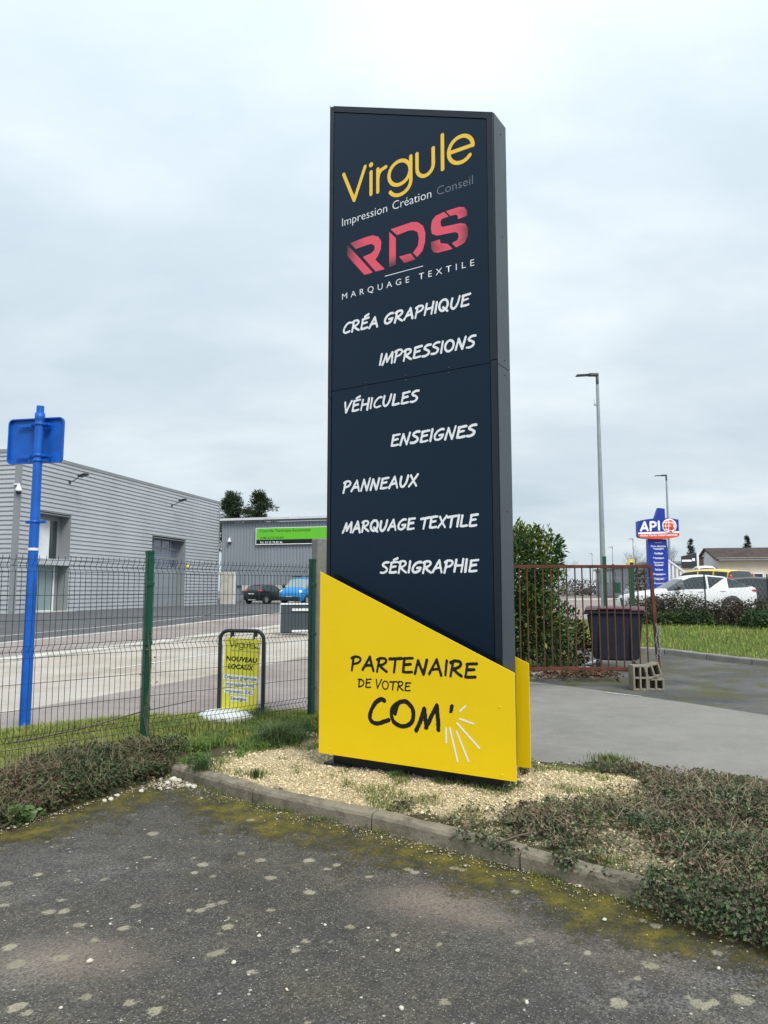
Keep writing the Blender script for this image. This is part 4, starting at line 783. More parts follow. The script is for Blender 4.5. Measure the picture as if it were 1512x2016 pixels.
C_ = [[(.645, .735), (.618, .742), (.56, .705), (.517, .63), (.518, .575), (.56, .553), (.62, .562), (.688, .590)], [(.745, .645), (.775, .722), (.845, .742), (.903, .695), (.912, .63), (.88, .575), (.81, .553), (.74, .575), (.715, .63), (.728, .69), (.765, .722)],
      [(.938, .535), (.975, .61), (1.008, .70)], [(1.008, .70), (1.018, .63), (1.025, .565)], [(1.025, .565), (1.075, .66), (1.118, .733)], [(1.118, .733), (1.126, .64), (1.130, .558)]]
SK = [(catmull(c, 6), .0185, .0165) for c in C_] + [([(1.244, .740), (1.236, .700)], .016, .013)]; print_obj('lettering', strokes_field(SK, .0035, .010, 5), YY, M['vinyl_black'], yf, ZB)
for i, (a, c_) in enumerate([((1.308, .706), (1.361, .753)), ((1.305, .655), (1.426, .626)), ((1.283, .623), (1.468, .458)), ((1.279, .565), (1.379, .351)), ((1.224, .582), (1.29, .34)), ((1.194, .579), (1.195, .466))]):
    b = MB(); b.bar((a[0], YY, a[1] - ZB), (c_[0], YY, c_[1] - ZB), .0008, .013); b.build('ray', M['vinyl_white'], yf)
# ------------------------------------------------------------------ green mesh fence
FA = Vector((-.817, 8.427, .16)); FB = Vector((-2.22, 6.992, .16)); FD = (FB - FA); FL = FD.length; FD.normalize()
frot = math.atan2(FD.y, FD.x)
fence = empty('mesh_fence', FA, frot, 'green welded wire mesh fence on square posts, running along the verge', 'fence')
# local x runs from the far post towards the camera's left, local y = away from the camera side
def fpost(x, h, lbl=None):
    b = MB(); b.box((x, 0, h / 2 - .15), (.062, .062, h + .3)); o = b.build('fence_post', M['green_paint'], fence, bevel=.006, seg=2)
    b = MB(); b.box((x, 0, h + .012), (.070, .070, .035)); b.build('post_cap', M['green_paint'], o, bevel=.006, seg=2)
    for z in (.35, .95, 1.5):
        b = MB(); b.box((x, .034, z), (.074, .010, .04)); b.build('clamp', M['green_paint'], o, bevel=.003)
    return o
fpost(0, 1.765); fpost(FL, 1.785); fpost(2 * FL, 1.785); fpost(3 * FL, 1.785)
PH = 1.74; wy = .0
FO = {1.60: (1.70, 1.65, 1.60), .93: (.98, .93, .88), .20: (.25, .20, .15)}
zz = [(.03, 0), (.15, 0), (.20, .045), (.25, 0), (.88, 0), (.93, .045), (.98, 0), (1.60, 0), (1.65, .045), (1.70, 0), (1.735, 0)]
b = MB(); b.tube([(0, -y, z) for z, y in zz], .0026, 5, True, False); wire_v = b.build('vertical_wire', M['green_wire'], fence)
wme = wire_v.data; first = True
for i in range(3):
    n = 40 if i == 1 else 41; 
    for j in range(1, n):
        x = i * FL + FL * j / n
        if first: wo = wire_v; first = False
        else: wo = wire_v.copy(); COL.objects.link(wo); wo.parent = fence
        wo.location = (x, 0, 0); wo.rotation_euler = (RS.normal(0, .003), RS.normal(0, .002), 0)
    for z, y in [(.15, 0), (.20, -.045), (.25, 0), (.46, 0), (.67, 0), (.88, 0), (.93, -.045), (.98, 0), (1.19, 0), (1.40, 0), (1.60, 0), (1.65, -.045), (1.70, 0)]:
        b = MB(); b.tube([(i * FL + .03, y + .005, z), (i * FL + FL * .5, y + .005, z - .004), ((i + 1) * FL - .03, y + .005, z)], .0026, 5, True, False); b.build('horizontal_wire', M['green_wire'], fence)
# small creeper on the post
n = 60; pz = RS.uniform(0, 1.05, n) ** 1.2; P = np.stack([FB.x + RS.normal(.03, .04, n), FB.y + RS.normal(-.03, .03, n), FB.z + pz], -1)
cr = empty('creeper', (FB.x, FB.y, FB.z), 0, 'thin dark creeper climbing the green fence post left of the swing sign', 'creeper')
P2 = P - np.array([FB.x, FB.y, FB.z]); leaves('foliage', P2, rdir(n, -.1), RS.uniform(.018, .035, n), .6, jitcol(n, (.03, .035, .02), (.10, .07, .045)), M['leaf_dull'], cr)
for q in range(3):
    b = MB(); b.tube([(.04 + q * .012, -.045, 0), (.045 - q * .02, -.05, .3), (.05, -.05 + q * .01, .6), (.06 - q * .02, -.045, .85 + q * .1)], .003, 4); b.build('stem', M['twig'], cr)
# bent cane leaning through the fence
b = MB(); b.tube([(-3.3, 6.75, .25), (-2.8, 6.95, .33), (-2.3, 7.2, .45), (-1.9, 7.6, .50)], [.009, .008, .006, .004], 6); tag(b.build('fallen_branch', M['twig']), 'long dark bramble cane slanting through the bottom of the mesh fence', 'branch')
# concrete pillar and rusty gate post
b = MB(); b.box((0, 0, 1.0), (.165, .165, 2.35)); pil = b.build('concrete_pillar', M['conc_grey'], None, Vector((-.775, 8.98, .05)), bevel=.012); pil.rotation_euler = (0, 0, .55); tag(pil, 'square weathered concrete pillar just behind the end post of the fence', 'pillar')
b = MB(); b.box((0, 0, .98), (.05, .05, 1.98)); b.box((0, -.03, 1.75), (.03, .05, .12)); b.box((0, -.03, .35), (.03, .05, .12)); gp = b.build('gate_post', M['rust'], None, Vector((-.62, 8.92, .06))); tag(gp, 'thin rusty gate post beside the concrete pillar, half hidden by the sign', 'gate post')

# ------------------------------------------------------------------ blue road sign seen from behind
PB = gnd(48, 1432, .08); pole = empty('road_sign', PB, 0, 'blue road sign seen from the back on a tall blue pole behind the fence', 'road sign')
H0 = 3.70
b = MB(); b.tube([(0, 0, -.2), (0, 0, 2.96)], [.062, .050], 12, True, True); b.build('pole', M['blue_paint'], pole)
b = MB(); b.tube([(0, 0, 2.94), (0, 0, 3.50)], .050, 12); b.lathe([(.0, 3.57), (.056, 3.57), (.056, 3.51), (.05, 3.48)], 12); b.tube([(0, 0, 3.56), (0, 0, 3.655)], .042, 12); b.build('pole_head', M['blue_paint'], pole)
pr = -.20                       # the plate is turned a little
R3 = Matrix.Rotation(pr, 3, 'Z')
def rrect(w_, h_, r, cx=0, cz=0, n=6):
    P = []
    for sx, sz, a0 in ((1, 1, 0), (-1, 1, 90), (-1, -1, 180), (1, -1, 270)):
        for q in range(n + 1):
            a = math.radians(a0 + 90 * q / n); P.append((cx + sx * (w_ / 2 - r) + r * math.cos(a), cz + sz * (h_ / 2 - r) + r * math.sin(a)))
    return P
pc = (-.105, 3.265)
b = MB(); b.prism(rrect(.72, .53, .055, *pc), .100, .106); b.v = [tuple(R3 @ Vector(p)) for p in b.v]; plate = b.build('sign_plate', M['blue_paint'], pole)
b = MB(); o_ = rrect(.73, .54, .06, *pc); i_ = rrect(.70, .51, .045, *pc); n = len(o_)
V = [(x, .070, z) for x, z in o_] + [(x, .070, z) for x, z in i_] + [(x, .099, z) for x, z in o_] + [(x, .099, z) for x, z in i_]
Fc = []
for q in range(n):
    q2 = (q + 1) % n; Fc += [(q, q2, n + q2, n + q), (q, 2 * n + q, 2 * n + q2, q2), (n + q, n + q2, 3 * n + q2, 3 * n + q)]
b.add([tuple(R3 @ Vector(p)) for p in V], Fc); b.build('rim', M['blue_paint'], plate)
for zz_ in (3.44, 3.07):
    b = MB(); c_ = R3 @ Vector((pc[0], .062, zz_)); b.box(c_, (.44, .018, .035), R3); b.build('rail', M['blue_paint'], plate, bevel=.003)
for zz_ in (3.44, 3.07, 3.01, 2.30):
    b = MB(); b.lathe([(.052, zz_ - .018), (.057, zz_ - .016), (.057, zz_ + .016), (.052, zz_ + .018)], 14); 
    for s_ in (-1, 1): b.box(R3 @ Vector((s_ * .085, .02, zz_)), (.07, .04, .032), R3); b.box(R3 @ Vector((s_ * .095, -.012, zz_)), (.02, .03, .02), R3)
    b.build('clamp', M['blue_paint'], pole)
b = MB(); b.lathe([(.0597, 1.97), (.0599, 1.985), (.0592, 2.0)], 14); b.build('tape_mark', M['white_plate'], pole)

# ------------------------------------------------------------------ yellow swing sign behind the fence
SWc = (gnd(455, 1405, .1) + gnd(525, 1420, .1)) / 2; SWc = Vector((-1.62, 8.50, .155))
swing = empty('swing_sign', SWc, math.radians(-14), 'yellow swing sign on a dark tubular frame with a white base, behind the fence', 'pavement sign')
def tl(p): return (p[0] + .03 * 0, p[1], p[2])
b = MB(); Wd, Hh, r_ = .268, .985, .10
P = [(-Wd, 0, .10), (-Wd, 0, Hh - r_)] + [(-Wd + r_ - r_ * math.cos(a), 0, Hh - r_ + r_ * math.sin(a)) for a in np.linspace(.2, PI / 2, 5)] + [(Wd - r_ + r_ * math.sin(a), 0, Hh - r_ + r_ * math.cos(a)) for a in np.linspace(0, PI / 2, 6)] + [(Wd, 0, .14), (Wd - .02, 0, .06), (Wd - .06, 0, .0)]
b.tube(P, .022, 10); b.build('frame', M['plastic_dark'], swing)
for x in (-.13, .155):
    b = MB(); b.tube([(x, 0, Hh - .0), (x, -.012, Hh - .10)], .011, 6); b.box((x + .022, 0, Hh - .03), (.014, .03, .07)); b.build('hanger', M['plastic_dark'], swing)
M['lime'] = simple('lemon_board', (0.72, 0.68, 0.07), 0.5, 0, .3, .04)
bd = empty('board', (0, -.015, 0)); bd.parent = swing; bd.rotation_euler = (0, math.radians(3.2), 0)
b = MB(); b.prism(rrect(.45, .845, .02, -.025, .525), .0, .010); board = b.build('board', M['lime'], bd)
bpy.data.objects.remove(bd); board.parent = swing; board.location = (0, -.02, -.02); board.scale = (.95, 1, .97); board.rotation_euler = (0, math.radians(3.0), 0)
k_ = .32 / 1.28
tfw = lambda p: (-.19 + (p[0] - .15) * k_, .84 + (p[1] - 5.05) * k_)
print_obj('wordmark', strokes_field(wordmark(.0042, tfw), .0022), -.001, M['vinyl_black'], board)
for x, r, mt in ((.135, .013, 'vinyl_black'), (.165, .014, 'vinyl_grey'), (.195, .018, 'vinyl_white')):
    b = MB(); b.lathe([(0, -.0014), (r, -.0014), (r, 0)], 12, (x, 0, .853), 'y'); b.build('dot', M[mt], board)
print_obj('comma', strokes_field([([(.197, .860), (.193, .846)], .005, .003)], .0015), -.002, M['vinyl_black'], board)
typed('tagline', 'Impression Création Conseil', .38, M['vinyl_grey'], board, (-.17, -.001, .795), 0, 1, .022)
typed('lettering', 'NOUVEAU', .40, M['vinyl_black'], board, (-.225, -.001, .680), .035, 1, .056, shear=.1)
typed('lettering', 'LOCAUX', .33, M['vinyl_black'], board, (-.195, -.001, .592), .035, 1, .056, shear=.1)
for tx, wd, z, x in (('Création graphique', .42, .475, -.025), ('Impression Print', .37, .395, -.025), ('Impression XXL', .35, .315, -.03), ('Enseigne', .20, .235, -.03)):
    b = MB(); b.box((x, -.0006, z + .018), (wd + .03, .001, .058)); b.build('print_band', M['vinyl_white'], board)
    typed('lettering', tx, wd, M['vinyl_black'], board, (x - wd / 2, -.002, z), .012, 1, .042)
b = MB(); b.lathe([(.0, .10), (.10, .10), (.24, .085), (.335, .05), (.35, .02), (.34, -.12)], 24, (-.05, 0, 0)); bs = b.build('base', M['white_plate'], swing); bs.scale = (1, .70, 1.0); bs.location = (-.06, -.10, .02)

# ------------------------------------------------------------------ rusty gate with chain
GY = 11.6
gl, gr_ = 1.2, 4.185
gate = empty('gate', (gr_, GY, .10), 0, 'rusty brown barred metal gate standing open in front of the laurel and bin', 'gate')
zt, zb = 1.87, .29
b = MB(); b.box(((gl - gr_) / 2, 0, zt), (gr_ - gl + .045, .045, .05)); b.build('top_rail', M['rust'], gate, bevel=.003)
b = MB(); b.box(((gl - gr_) / 2 - .05, 0, zb), (gr_ - gl - .1, .045, .05)); b.build('bottom_rail', M['rust'], gate, bevel=.003)
b = MB(); b.bar((0, 0, zt - .026), (.075, 0, .20), .05); b.build('end_post', M['rust'], gate, bevel=.003)
b = MB(); b.tube([(0, 0, 0), (0.014, 0, zt - zb - .05)], .0115, 6); bar0 = b.build('bar', M['rust'], gate); nb = 24
for i in range(nb):
    bo = bar0 if i == 0 else bar0.copy()
    if i: COL.objects.link(bo); bo.parent = gate
    x = gl - gr_ + .02 + (gr_ - gl - .02) * (i + .3) / nb; bo.location = (x, 0, zb + .025); bo.scale = (1, 1, 1); bo.rotation_euler = (0, RS.normal(-.012, .004), RS.uniform(0, 3))
ch = MB()
for j, (x0, z0, n) in enumerate([(4.225, 1.06, 17), (4.265, 1.02, 13)]):
    for i in range(n):
        c = Vector((x0 + .012 * math.sin(i * .7 + j), GY - .045 - .01 * j, z0 - i * .034)); R_ = Matrix.Rotation(PI / 2 * (i % 2) + .3, 3, 'Z')
        pts = [c + R_ @ Vector((.011 * math.cos(a), 0, .022 * math.sin(a))) for a in np.linspace(0, 2 * PI, 9)]; ch.tube(pts, .0042, 5, False)
tag(ch.build('chain', M['galv']), 'steel chain hanging from the end post of the rusty gate', 'chain')
# hollow concrete blocks propping the gate
def cinder(w_, d_, h_, nx, nz, t=.028):
    b = MB(); cw = (w_ - t) / nx; chh = (h_ - t) / nz
    for i in range(nx + 1): b.box((-w_ / 2 + t / 2 + i * cw, 0, h_ / 2), (t, d_, h_))
    for j in range(nz + 1):
        for i in range(nx): b.box((-w_ / 2 + t / 2 + (i + .5) * cw, 0, t / 2 + j * chh), (cw - t, d_ - .006, t))
    b.box((0, d_ / 2 - .02, h_ / 2), (w_ - .01, .02, h_ - .01)); return b
yb = 11.35; ck = [(cinder(.22, .22, .37, 2, 2), at(1257, 1350, yb), 0, 'upright hollow concrete block with four cells under the gate end'), (cinder(.24, .2, .175, 2, 1), at(1289, 1351, yb), -.12, 'hollow concrete block lying on the ground right of the upright block'), (cinder(.24, .2, .20, 2, 1), at(1284, 1330, yb), 0, 'tilted hollow concrete block resting on top of another block')]
for i, (b, p, a, lb) in enumerate(ck):
    o = b.build('concrete_block', M['cinder'], None, bevel=.004); o.location = (p.x, p.y, .105 if i < 2 else .105 + .19); o.rotation_euler = (0, 0, a) if i < 2 else (0, math.radians(-16), .1); tag(o, lb, 'concrete block', 'concrete blocks under the gate end')
# ------------------------------------------------------------------ wheeled bin
bp = at(1215, 1308, 13.9); binr = empty('wheeled_bin', (bp.x, bp.y, float(hgt(bp.x, bp.y)) + .03), math.radians(-20), 'dark blue-grey four-wheeled rubbish bin with a maroon lid behind the gate', 'rubbish bin')
M['bin'] = simple('bin_plastic', (0.018, 0.022, 0.034), 0.5, 0, .4, .15, 2.5); M['bin_lid'] = simple('bin_lid_plastic', (0.07, 0.018, 0.022), 0.45, 0, .4, .15, 3)
def taper(b, w0, d0, z0, w1, d1, z1):
    V = [(sx * w_ / 2, sy * d_ / 2, z) for w_, d_, z in ((w0, d0, z0), (w1, d1, z1)) for sx, sy in ((-1, -1), (1, -1), (1, 1), (-1, 1))]
    return b.add(V, [(3, 2, 1, 0), (4, 5, 6, 7), (0, 1, 5, 4), (1, 2, 6, 5), (2, 3, 7, 6), (3, 0, 4, 7)])
b = MB(); taper(b, .78, .66, .17, .98, .80, 1.02); b.build('body', M['bin'], binr, bevel=.03, seg=2)
b = MB(); b.box((0, 0, 1.04), (1.06, .88, .07)); b.build('rim', M['bin'], binr, bevel=.015)
for s_ in (-1, 1):
    b = MB(); b.box((s_ * .27, -.36, .60), (.035, .06, .75)); b.build('rib', M['bin'], binr, bevel=.01)
    b = MB(); b.tube([(s_ * .52, -.1, 1.02), (s_ * .585, -.1, 1.0), (s_ * .585, .1, 1.0), (s_ * .52, .1, 1.02)], .016, 8); b.build('handle', M['bin'], binr)
b = MB()
P = [(-.46 + .92 * q / 10, 1.085 + .06 * math.sin(PI * q / 10) ** .7) for q in range(11)]; b.prism([(-.46, 1.078)] + P[1:-1] + [(.46, 1.078)], -.52, .52, 'x')
lid = b.build('lid', M['bin_lid'], binr, bevel=.008)
b = MB(); b.box((0, -.44, 1.10), (.6, .05, .03)); b.build('lid_handle', M['bin_lid'], lid, bevel=.008)
for sx in (-1, 1):
    for sy in (-1, 1):
        b = MB(); b.lathe([(.0, -.022), (.085, -.022), (.095, -.012), (.095, .012), (.085, .022), (0, .022)], 16, (sx * .32, sy * .27, .095), 'x'); wh = b.build('wheel', M['rubber'], binr)
        b = MB(); b.box((sx * .32, sy * .27, .165), (.07, .10, .05)); b.box((sx * .32 - .035, sy * .27, .12), (.006, .05, .12)); b.box((sx * .32 + .035, sy * .27, .12), (.006, .05, .12)); b.build('castor_fork', M['galv'], wh)
b = MB(); A, B = gnd(1146, 1316, .13), gnd(1182, 1303, .15); b.bar(A + Vector((0, 0, .04)), B + Vector((0, 0, .05)), .06, .035); tag(b.build('timber_lath', M['white_metal']), 'white painted lath lying on the ground left of the bin wheels', 'lath')

# ------------------------------------------------------------------ laurel behind the gate
def laurel(name, parts, nleaf, nbig, lsize, ca, cb, label, stems, cat='shrub', dens=1.0):
    # parts: ellipsoids (cx, cy, cz, rx, ry, rz); leaves sit mostly near the surface
    base = empty(name, (parts[0][0], parts[0][1], float(hgt(parts[0][0], parts[0][1]))), 0, label, cat); B0 = np.array(base.location)
    wts = np.array([p[3] * p[5] + p[3] * p[4] + p[4] * p[5] for p in parts]); wts = wts / wts.sum(); P = []; D = []
    for p, w_ in zip(parts, wts):
        n = int(nleaf * w_); u = RS.normal(0, 1, (n, 3)); u /= np.linalg.norm(u, axis=1)[:, None]; r = RS.beta(5, 1.3, n)[:, None] * (1 + .22 * (fbm(u[:, 0] * 3 + p[0], u[:, 2] * 3 + u[:, 1] * 2, 91)[:, None] - .5) * 2)
        P.append(np.array(p[:3]) + u * np.array(p[3:]) * r); d = u * .8 + RS.normal(0, .5, (n, 3)) + np.array([0, -.1, .35]); D.append(d)
    P = np.concatenate(P); D = np.concatenate(D); ok = P[:, 2] > B0[2] + .1; P, D = P[ok], D[ok]; n = len(P); P -= B0
    t = np.clip(fbm(P[:, 0] * 2.2, P[:, 2] * 2.2, 93) * 1.5 - .3 + RS.normal(0, .18, n), 0, 1)[:, None]; c = (np.array(ca) * (1 - t) + np.array(cb) * t) * RS.uniform(.7, 1.3, (n, 1)); yel = (fbm(P[:, 0] * 2.5, P[:, 2] * 1.4, 97) > .62) & (RS.rand(n) < .5); c[yel] = np.array([.16, .20, .03]) * RS.uniform(.6, 1.2, (yel.sum(), 1))
    sz = lsize * RS.uniform(.65, 1.25, n); o = leaves('foliage', P, D, sz, .36, c, M['leaf'], base, .22, .12); o['kind'] = 'stuff'
    if nbig:
        front = np.argsort(P[:, 1] + RS.normal(0, .12, n))[:nbig]
        lm = MB(); lm.add([(0, 0, 0), (.3, .17, .05), (.7, .15, .04), (1, 0, -.10), (.7, -.15, .04), (.3, -.17, .05), (.35, 0, .0), (.7, 0, -.02)], [(0, 6, 1), (1, 6, 7, 2), (2, 7, 3), (0, 5, 6), (5, 4, 7, 6), (4, 3, 7)], True)
        L0 = [lm.build('leaf', M[q], base) for q in ('laurel_a', 'laurel_b', 'laurel_c')]
        for i, j in enumerate(front):
            o = L0[i] if i < 3 else L0[int(RS.choice(3, p=[.5, .38, .12]))].copy()
            if i >= 3: COL.objects.link(o); o.parent = base
            dd = D[j].copy(); dd[1] = -abs(dd[1]) - .2; q = Vector(dd).to_track_quat('X', 'Z'); o.rotation_mode = 'QUATERNION'; o.rotation_quaternion = q; o.location = P[j] + np.array([0, -.05, 0]); s_ = lsize * RS.uniform(.9, 1.3); o.scale = (s_, s_, s_)
    for i in range(stems):
        x, y = RS.normal(0, parts[0][3] * .35), RS.normal(0, .25); h = RS.uniform(.5, .8) * (parts[0][2] + parts[0][5]); b = MB(); b.tube([(x, y, -.05), (x + RS.normal(0, .08), y + RS.normal(0, .06), h * .4), (x + RS.normal(0, .2), y + RS.normal(0, .1), h)], [.03, .024, .012], 6); b.build('stem', M['bark'], base)
    return base
M['laurel_a'] = simple('laurel_leaf_dark', (0.020, 0.062, 0.020), 0.32, 0, .5, .25, 8); M['laurel_b'] = simple('laurel_leaf_mid', (0.050, 0.115, 0.030), 0.35, 0, .5, .25, 8); M['laurel_c'] = simple('laurel_leaf_yellow', (0.17, 0.21, 0.035), 0.4, 0, .45, .25, 8)
laurel('laurel_shrub', [(2.15, 13.6, 1.95, .86, .75, .92), (2.6, 13.6, 1.9, .62, .65, .92), (2.2, 13.5, 1.0, .85, .70, .75), (2.75, 13.5, .95, .60, .6, .70), (1.2, 13.7, 1.6, .9, .7, 1.2), (2.88, 13.6, 2.2, .44, .5, .55)], 10500, 290, .135, (.020, .058, .020), (.075, .16, .035), 'tall glossy green laurel behind the rusty gate beside the sign', 7)
laurel('laurel_shrub', [(3.32, 14.1, .75, .50, .5, .62), (3.55, 14.3, .55, .42, .4, .5)], 1700, 0, .10, (.020, .040, .018), (.05, .09, .03), 'low dark shrub between the laurel and the bin, behind the gate', 4)
n = 1200; P = np.stack([RS.uniform(1.4, 3.9, n), RS.uniform(12.2, 13.4, n), np.zeros(n)], -1); P[:, 2] = hgt(P[:, 0], P[:, 1]) + .06 + RS.uniform(0, .05, n)
o = leaves('leaf_litter', P, rdir(n, .2), RS.uniform(.05, .11, n), .45, jitcol(n, (.06, .035, .02), (.20, .12, .07), .3), M['leaf_dull']); o['kind'] = 'stuff'
kerb_line('bed_kerb', [(1.0, 12.25), (2.2, 12.35), (3.0, 12.9), (3.75, 13.6)], 1.0, .12, .10, M['conc_grey'], 0.0, 0.015, 1)
for i, (px, py, y) in enumerate([(1008, 1310, 12.6), (1060, 1300, 13.2), (1130, 1310, 12.8)]):
    pass
# lawn grass
n = 26000; x = RS.uniform(4.5, 16, n); y = RS.uniform(11.5, 22.5, n); ok = inpoly(x, y, [(4.95, 17.4), (6.3, 16.4), (7.5, 14.45), (9.75, 11.6), (16, 12.5), (16, 22.4), (4, 22.4)]); x, y = x[ok], y[ok]; n = len(x); P = np.stack([x, y, hgt(x, y) + .10], -1); hu = fbm(x * .9, y * .9, 101)[:, None]
c = (np.array([.14, .25, .04]) * (1 - hu) + np.array([.32, .36, .08]) * hu) * RS.uniform(.7, 1.35, (n, 1)); dry = RS.rand(n) < .12; c[dry] = jitcol(dry.sum(), (.20, .18, .08), (.30, .27, .14)); o = blades('lawn_grass', P, RS.uniform(.04, .13, n), RS.uniform(.010, .02, n), c, M['grass'], .8); o['kind'] = 'stuff'
# ------------------------------------------------------------------ cars
def lerp(a, b, t): return a + (b - a) * t
def make_car(name, label, cat, loc, rz, stn, paint, sidewin, front, rear, wheels, lights, group=None, wr=.31, glass='glass_dark', extra=None, sub=True):
    # stn: stations (x, sill z, belt z, top z, half width, half top width), nose first
    root = empty(name, loc, rz, label, cat, group)
    def ring(s):
        x, z0, zb_, zt_, wb, wt = s; gh = zt_ - zb_
        H_ = [(wb * .90, z0), (wb * .985, z0 + .28 * (zb_ - z0)), (wb, z0 + .68 * (zb_ - z0)), (wb * .965, zb_), (lerp(wb * .965, wt, .93), zb_ + gh * .88), (wt * .80, zb_ + gh * .985), (0, zb_ + gh * 1.0 + .012)]
        return [(x, -y, z) for y, z in H_] + [(x, y, z) for y, z in H_[-2::-1]]
    R = [ring(s) for s in stn]; m_ = len(R[0]); body = MB(); body.v = [p for r in R for p in r]
    win = {}
    for i, (j0, j1) in enumerate(sidewin): win[('s', i)] = [(q, jj) for q in range(j0, j1) for jj in (3, m_ - 5)]
    def owner(q, jj):
        for kx, L in win.items():
            if (q, jj) in L: return kx
        if q in front and 3 <= jj <= m_ - 5: return ('f', 0)
        if q in rear and 3 <= jj <= m_ - 5: return ('r', 0)
        return None
    faces = {}
    for q in range(len(R) - 1):
        for jj in range(m_ - 1):
            faces.setdefault(owner(q, jj), []).append((q * m_ + jj, q * m_ + jj + 1, (q + 1) * m_ + jj + 1, (q + 1) * m_ + jj))
    body.f = faces.pop(None) + [tuple(range(m_ - 1, -1, -1)), tuple(range((len(R) - 1) * m_, len(R) * m_))] + [(q * m_, (q + 1) * m_, (q + 1) * m_ + m_ - 1, q * m_ + m_ - 1) for q in range(len(R) - 1)]
    body.sm = [True] * len(body.f); bo = body.build('body', paint, root)
    for p in bo.data.polygons: p.use_smooth = True
    bo.data.set_sharp_from_angle(angle=math.radians(38))
    for kx, L in faces.items():
        sides = [L] if kx[0] != 's' else [[f_ for f_ in L if body.v[f_[0]][1] < 0], [f_ for f_ in L if body.v[f_[0]][1] > 0]]
        for Fs in sides:
            used = sorted({i for f_ in Fs for i in f_}); mp_ = {a: b for b, a in enumerate(used)}; g = MB(); g.add([body.v[i] for i in used], [tuple(mp_[i] for i in f_) for f_ in Fs]); g.build({'s': 'side_window', 'f': 'windscreen', 'r': 'rear_window'}[kx[0]], M[glass], root)
    for wx in wheels:
        hw = np.interp(wx, [s[0] for s in stn], [s[4] for s in stn])
        for sy in (-1, 1):
            t = MB(); y = sy * (hw - .075); t.lathe([(.20, -.10), (wr - .03, -.105), (wr, -.085), (wr, .085), (wr - .03, .105), (.20, .10)], 20, (wx, y, wr), 'y'); wo = t.build('wheel', M['rubber'], root)
            a = MB(); a.lathe([(wr + .05, 0), (wr - .0, sy * .004)], 20, (wx, sy * (hw + .001), wr + .01), 'y'); a.build('wheel_arch', M['plastic_dark'], root)
            r_ = MB(); r_.lathe([(0, sy * .07), (.05, sy * .085), (.07, sy * .07), (.17, sy * .08), (.205, sy * .10), (.205, sy * .05)], 15, (wx, y, wr), 'y'); r_.build('rim', M['alu'], wo)
    for nm, mt, c, d, rot in lights:
        l_ = MB(); l_.lathe([(0, -1)] + [(math.cos(a), math.sin(a)) for a in np.linspace(-1.3, 1.3, 7)] + [(0, 1)], 12); lo = l_.build(nm, M[mt], root, Vector(c)); lo.scale = d; lo.rotation_euler = (0, 0, rot)
    for nm, mt, c, d in (extra or []):
        x_ = MB(); x_.box(c, d); x_.build(nm, M[mt], root, bevel=min(d) * .25)
    return root
def wider(S, k_): return [(a, b_, c_, d_, e_, f_ + (k_ if d_ - c_ > .15 else 0)) for a, b_, c_, d_, e_, f_ in S]
def paint(name, c, rough=.28): return simple(name, c, rough, 0, .6, .03, 1.5)
M['p_white'] = paint('white_car_paint', (.74, .76, .78)); M['p_black'] = paint('black_car_paint', (.012, .014, .017)); M['p_blue'] = paint('blue_van_paint', (.012, .21, .52)); M['p_yellow'] = paint('yellow_car_paint', (.75, .50, .03)); M['p_char'] = paint('charcoal_car_paint', (.035, .036, .045)); M['p_silver'] = paint('silver_car_paint', (.33, .35, .37))
FAST = [(0, .32, .55, .60, .62, .50), (.10, .24, .66, .72, .80, .62), (.9, .22, .80, .88, .90, .72), (1.45, .22, .87, .96, .91, .70), (2.05, .22, .93, 1.30, .91, .62), (2.35, .22, .94, 1.41, .91, .62), (2.42, .22, .94, 1.425, .91, .62), (2.85, .22, .95, 1.455, .91, .62), (2.92, .22, .95, 1.455, .91, .62), (3.55, .22, .97, 1.39, .91, .60), (3.62, .22, .975, 1.375, .91, .60), (4.15, .24, 1.0, 1.20, .89, .57), (4.45, .26, 1.03, 1.08, .86, .60), (4.62, .32, .98, 1.02, .80, .60), (4.68, .42, .86, .88, .72, .55)]
HATCH = [(0, .32, .58, .62, .55, .45), (.12, .24, .68, .74, .76, .58), (.75, .22, .80, .88, .84, .66), (1.10, .22, .88, .96, .85, .66), (1.75, .22, .92, 1.36, .85, .58), (1.85, .22, .92, 1.39, .85, .58), (2.45, .22, .94, 1.45, .85, .58), (2.55, .22, .94, 1.45, .85, .58), (3.05, .22, .97, 1.42, .85, .57), (3.35, .22, .99, 1.38, .84, .56), (3.45, .24, 1.0, 1.34, .83, .55), (3.78, .26, 1.0, 1.06, .81, .66), (3.92, .30, .86, .90, .78, .62), (3.96, .40, .62, .66, .74, .6)]
VAN = [(0, .34, .62, .70, .70, .60), (.14, .26, .86, .95, .88, .70), (.55, .24, 1.05, 1.16, .94, .74), (.80, .24, 1.12, 1.25, .95, .74), (1.60, .24, 1.20, 1.83, .95, .74), (1.72, .24, 1.20, 1.89, .95, .75), (2.55, .24, 1.22, 1.96, .95, .76), (2.65, .24, 1.22, 1.96, .95, .76), (3.9, .24, 1.22, 1.96, .95, .76), (4.65, .26, 1.20, 1.93, .94, .75), (4.75, .30, 1.15, 1.80, .92, .72)]
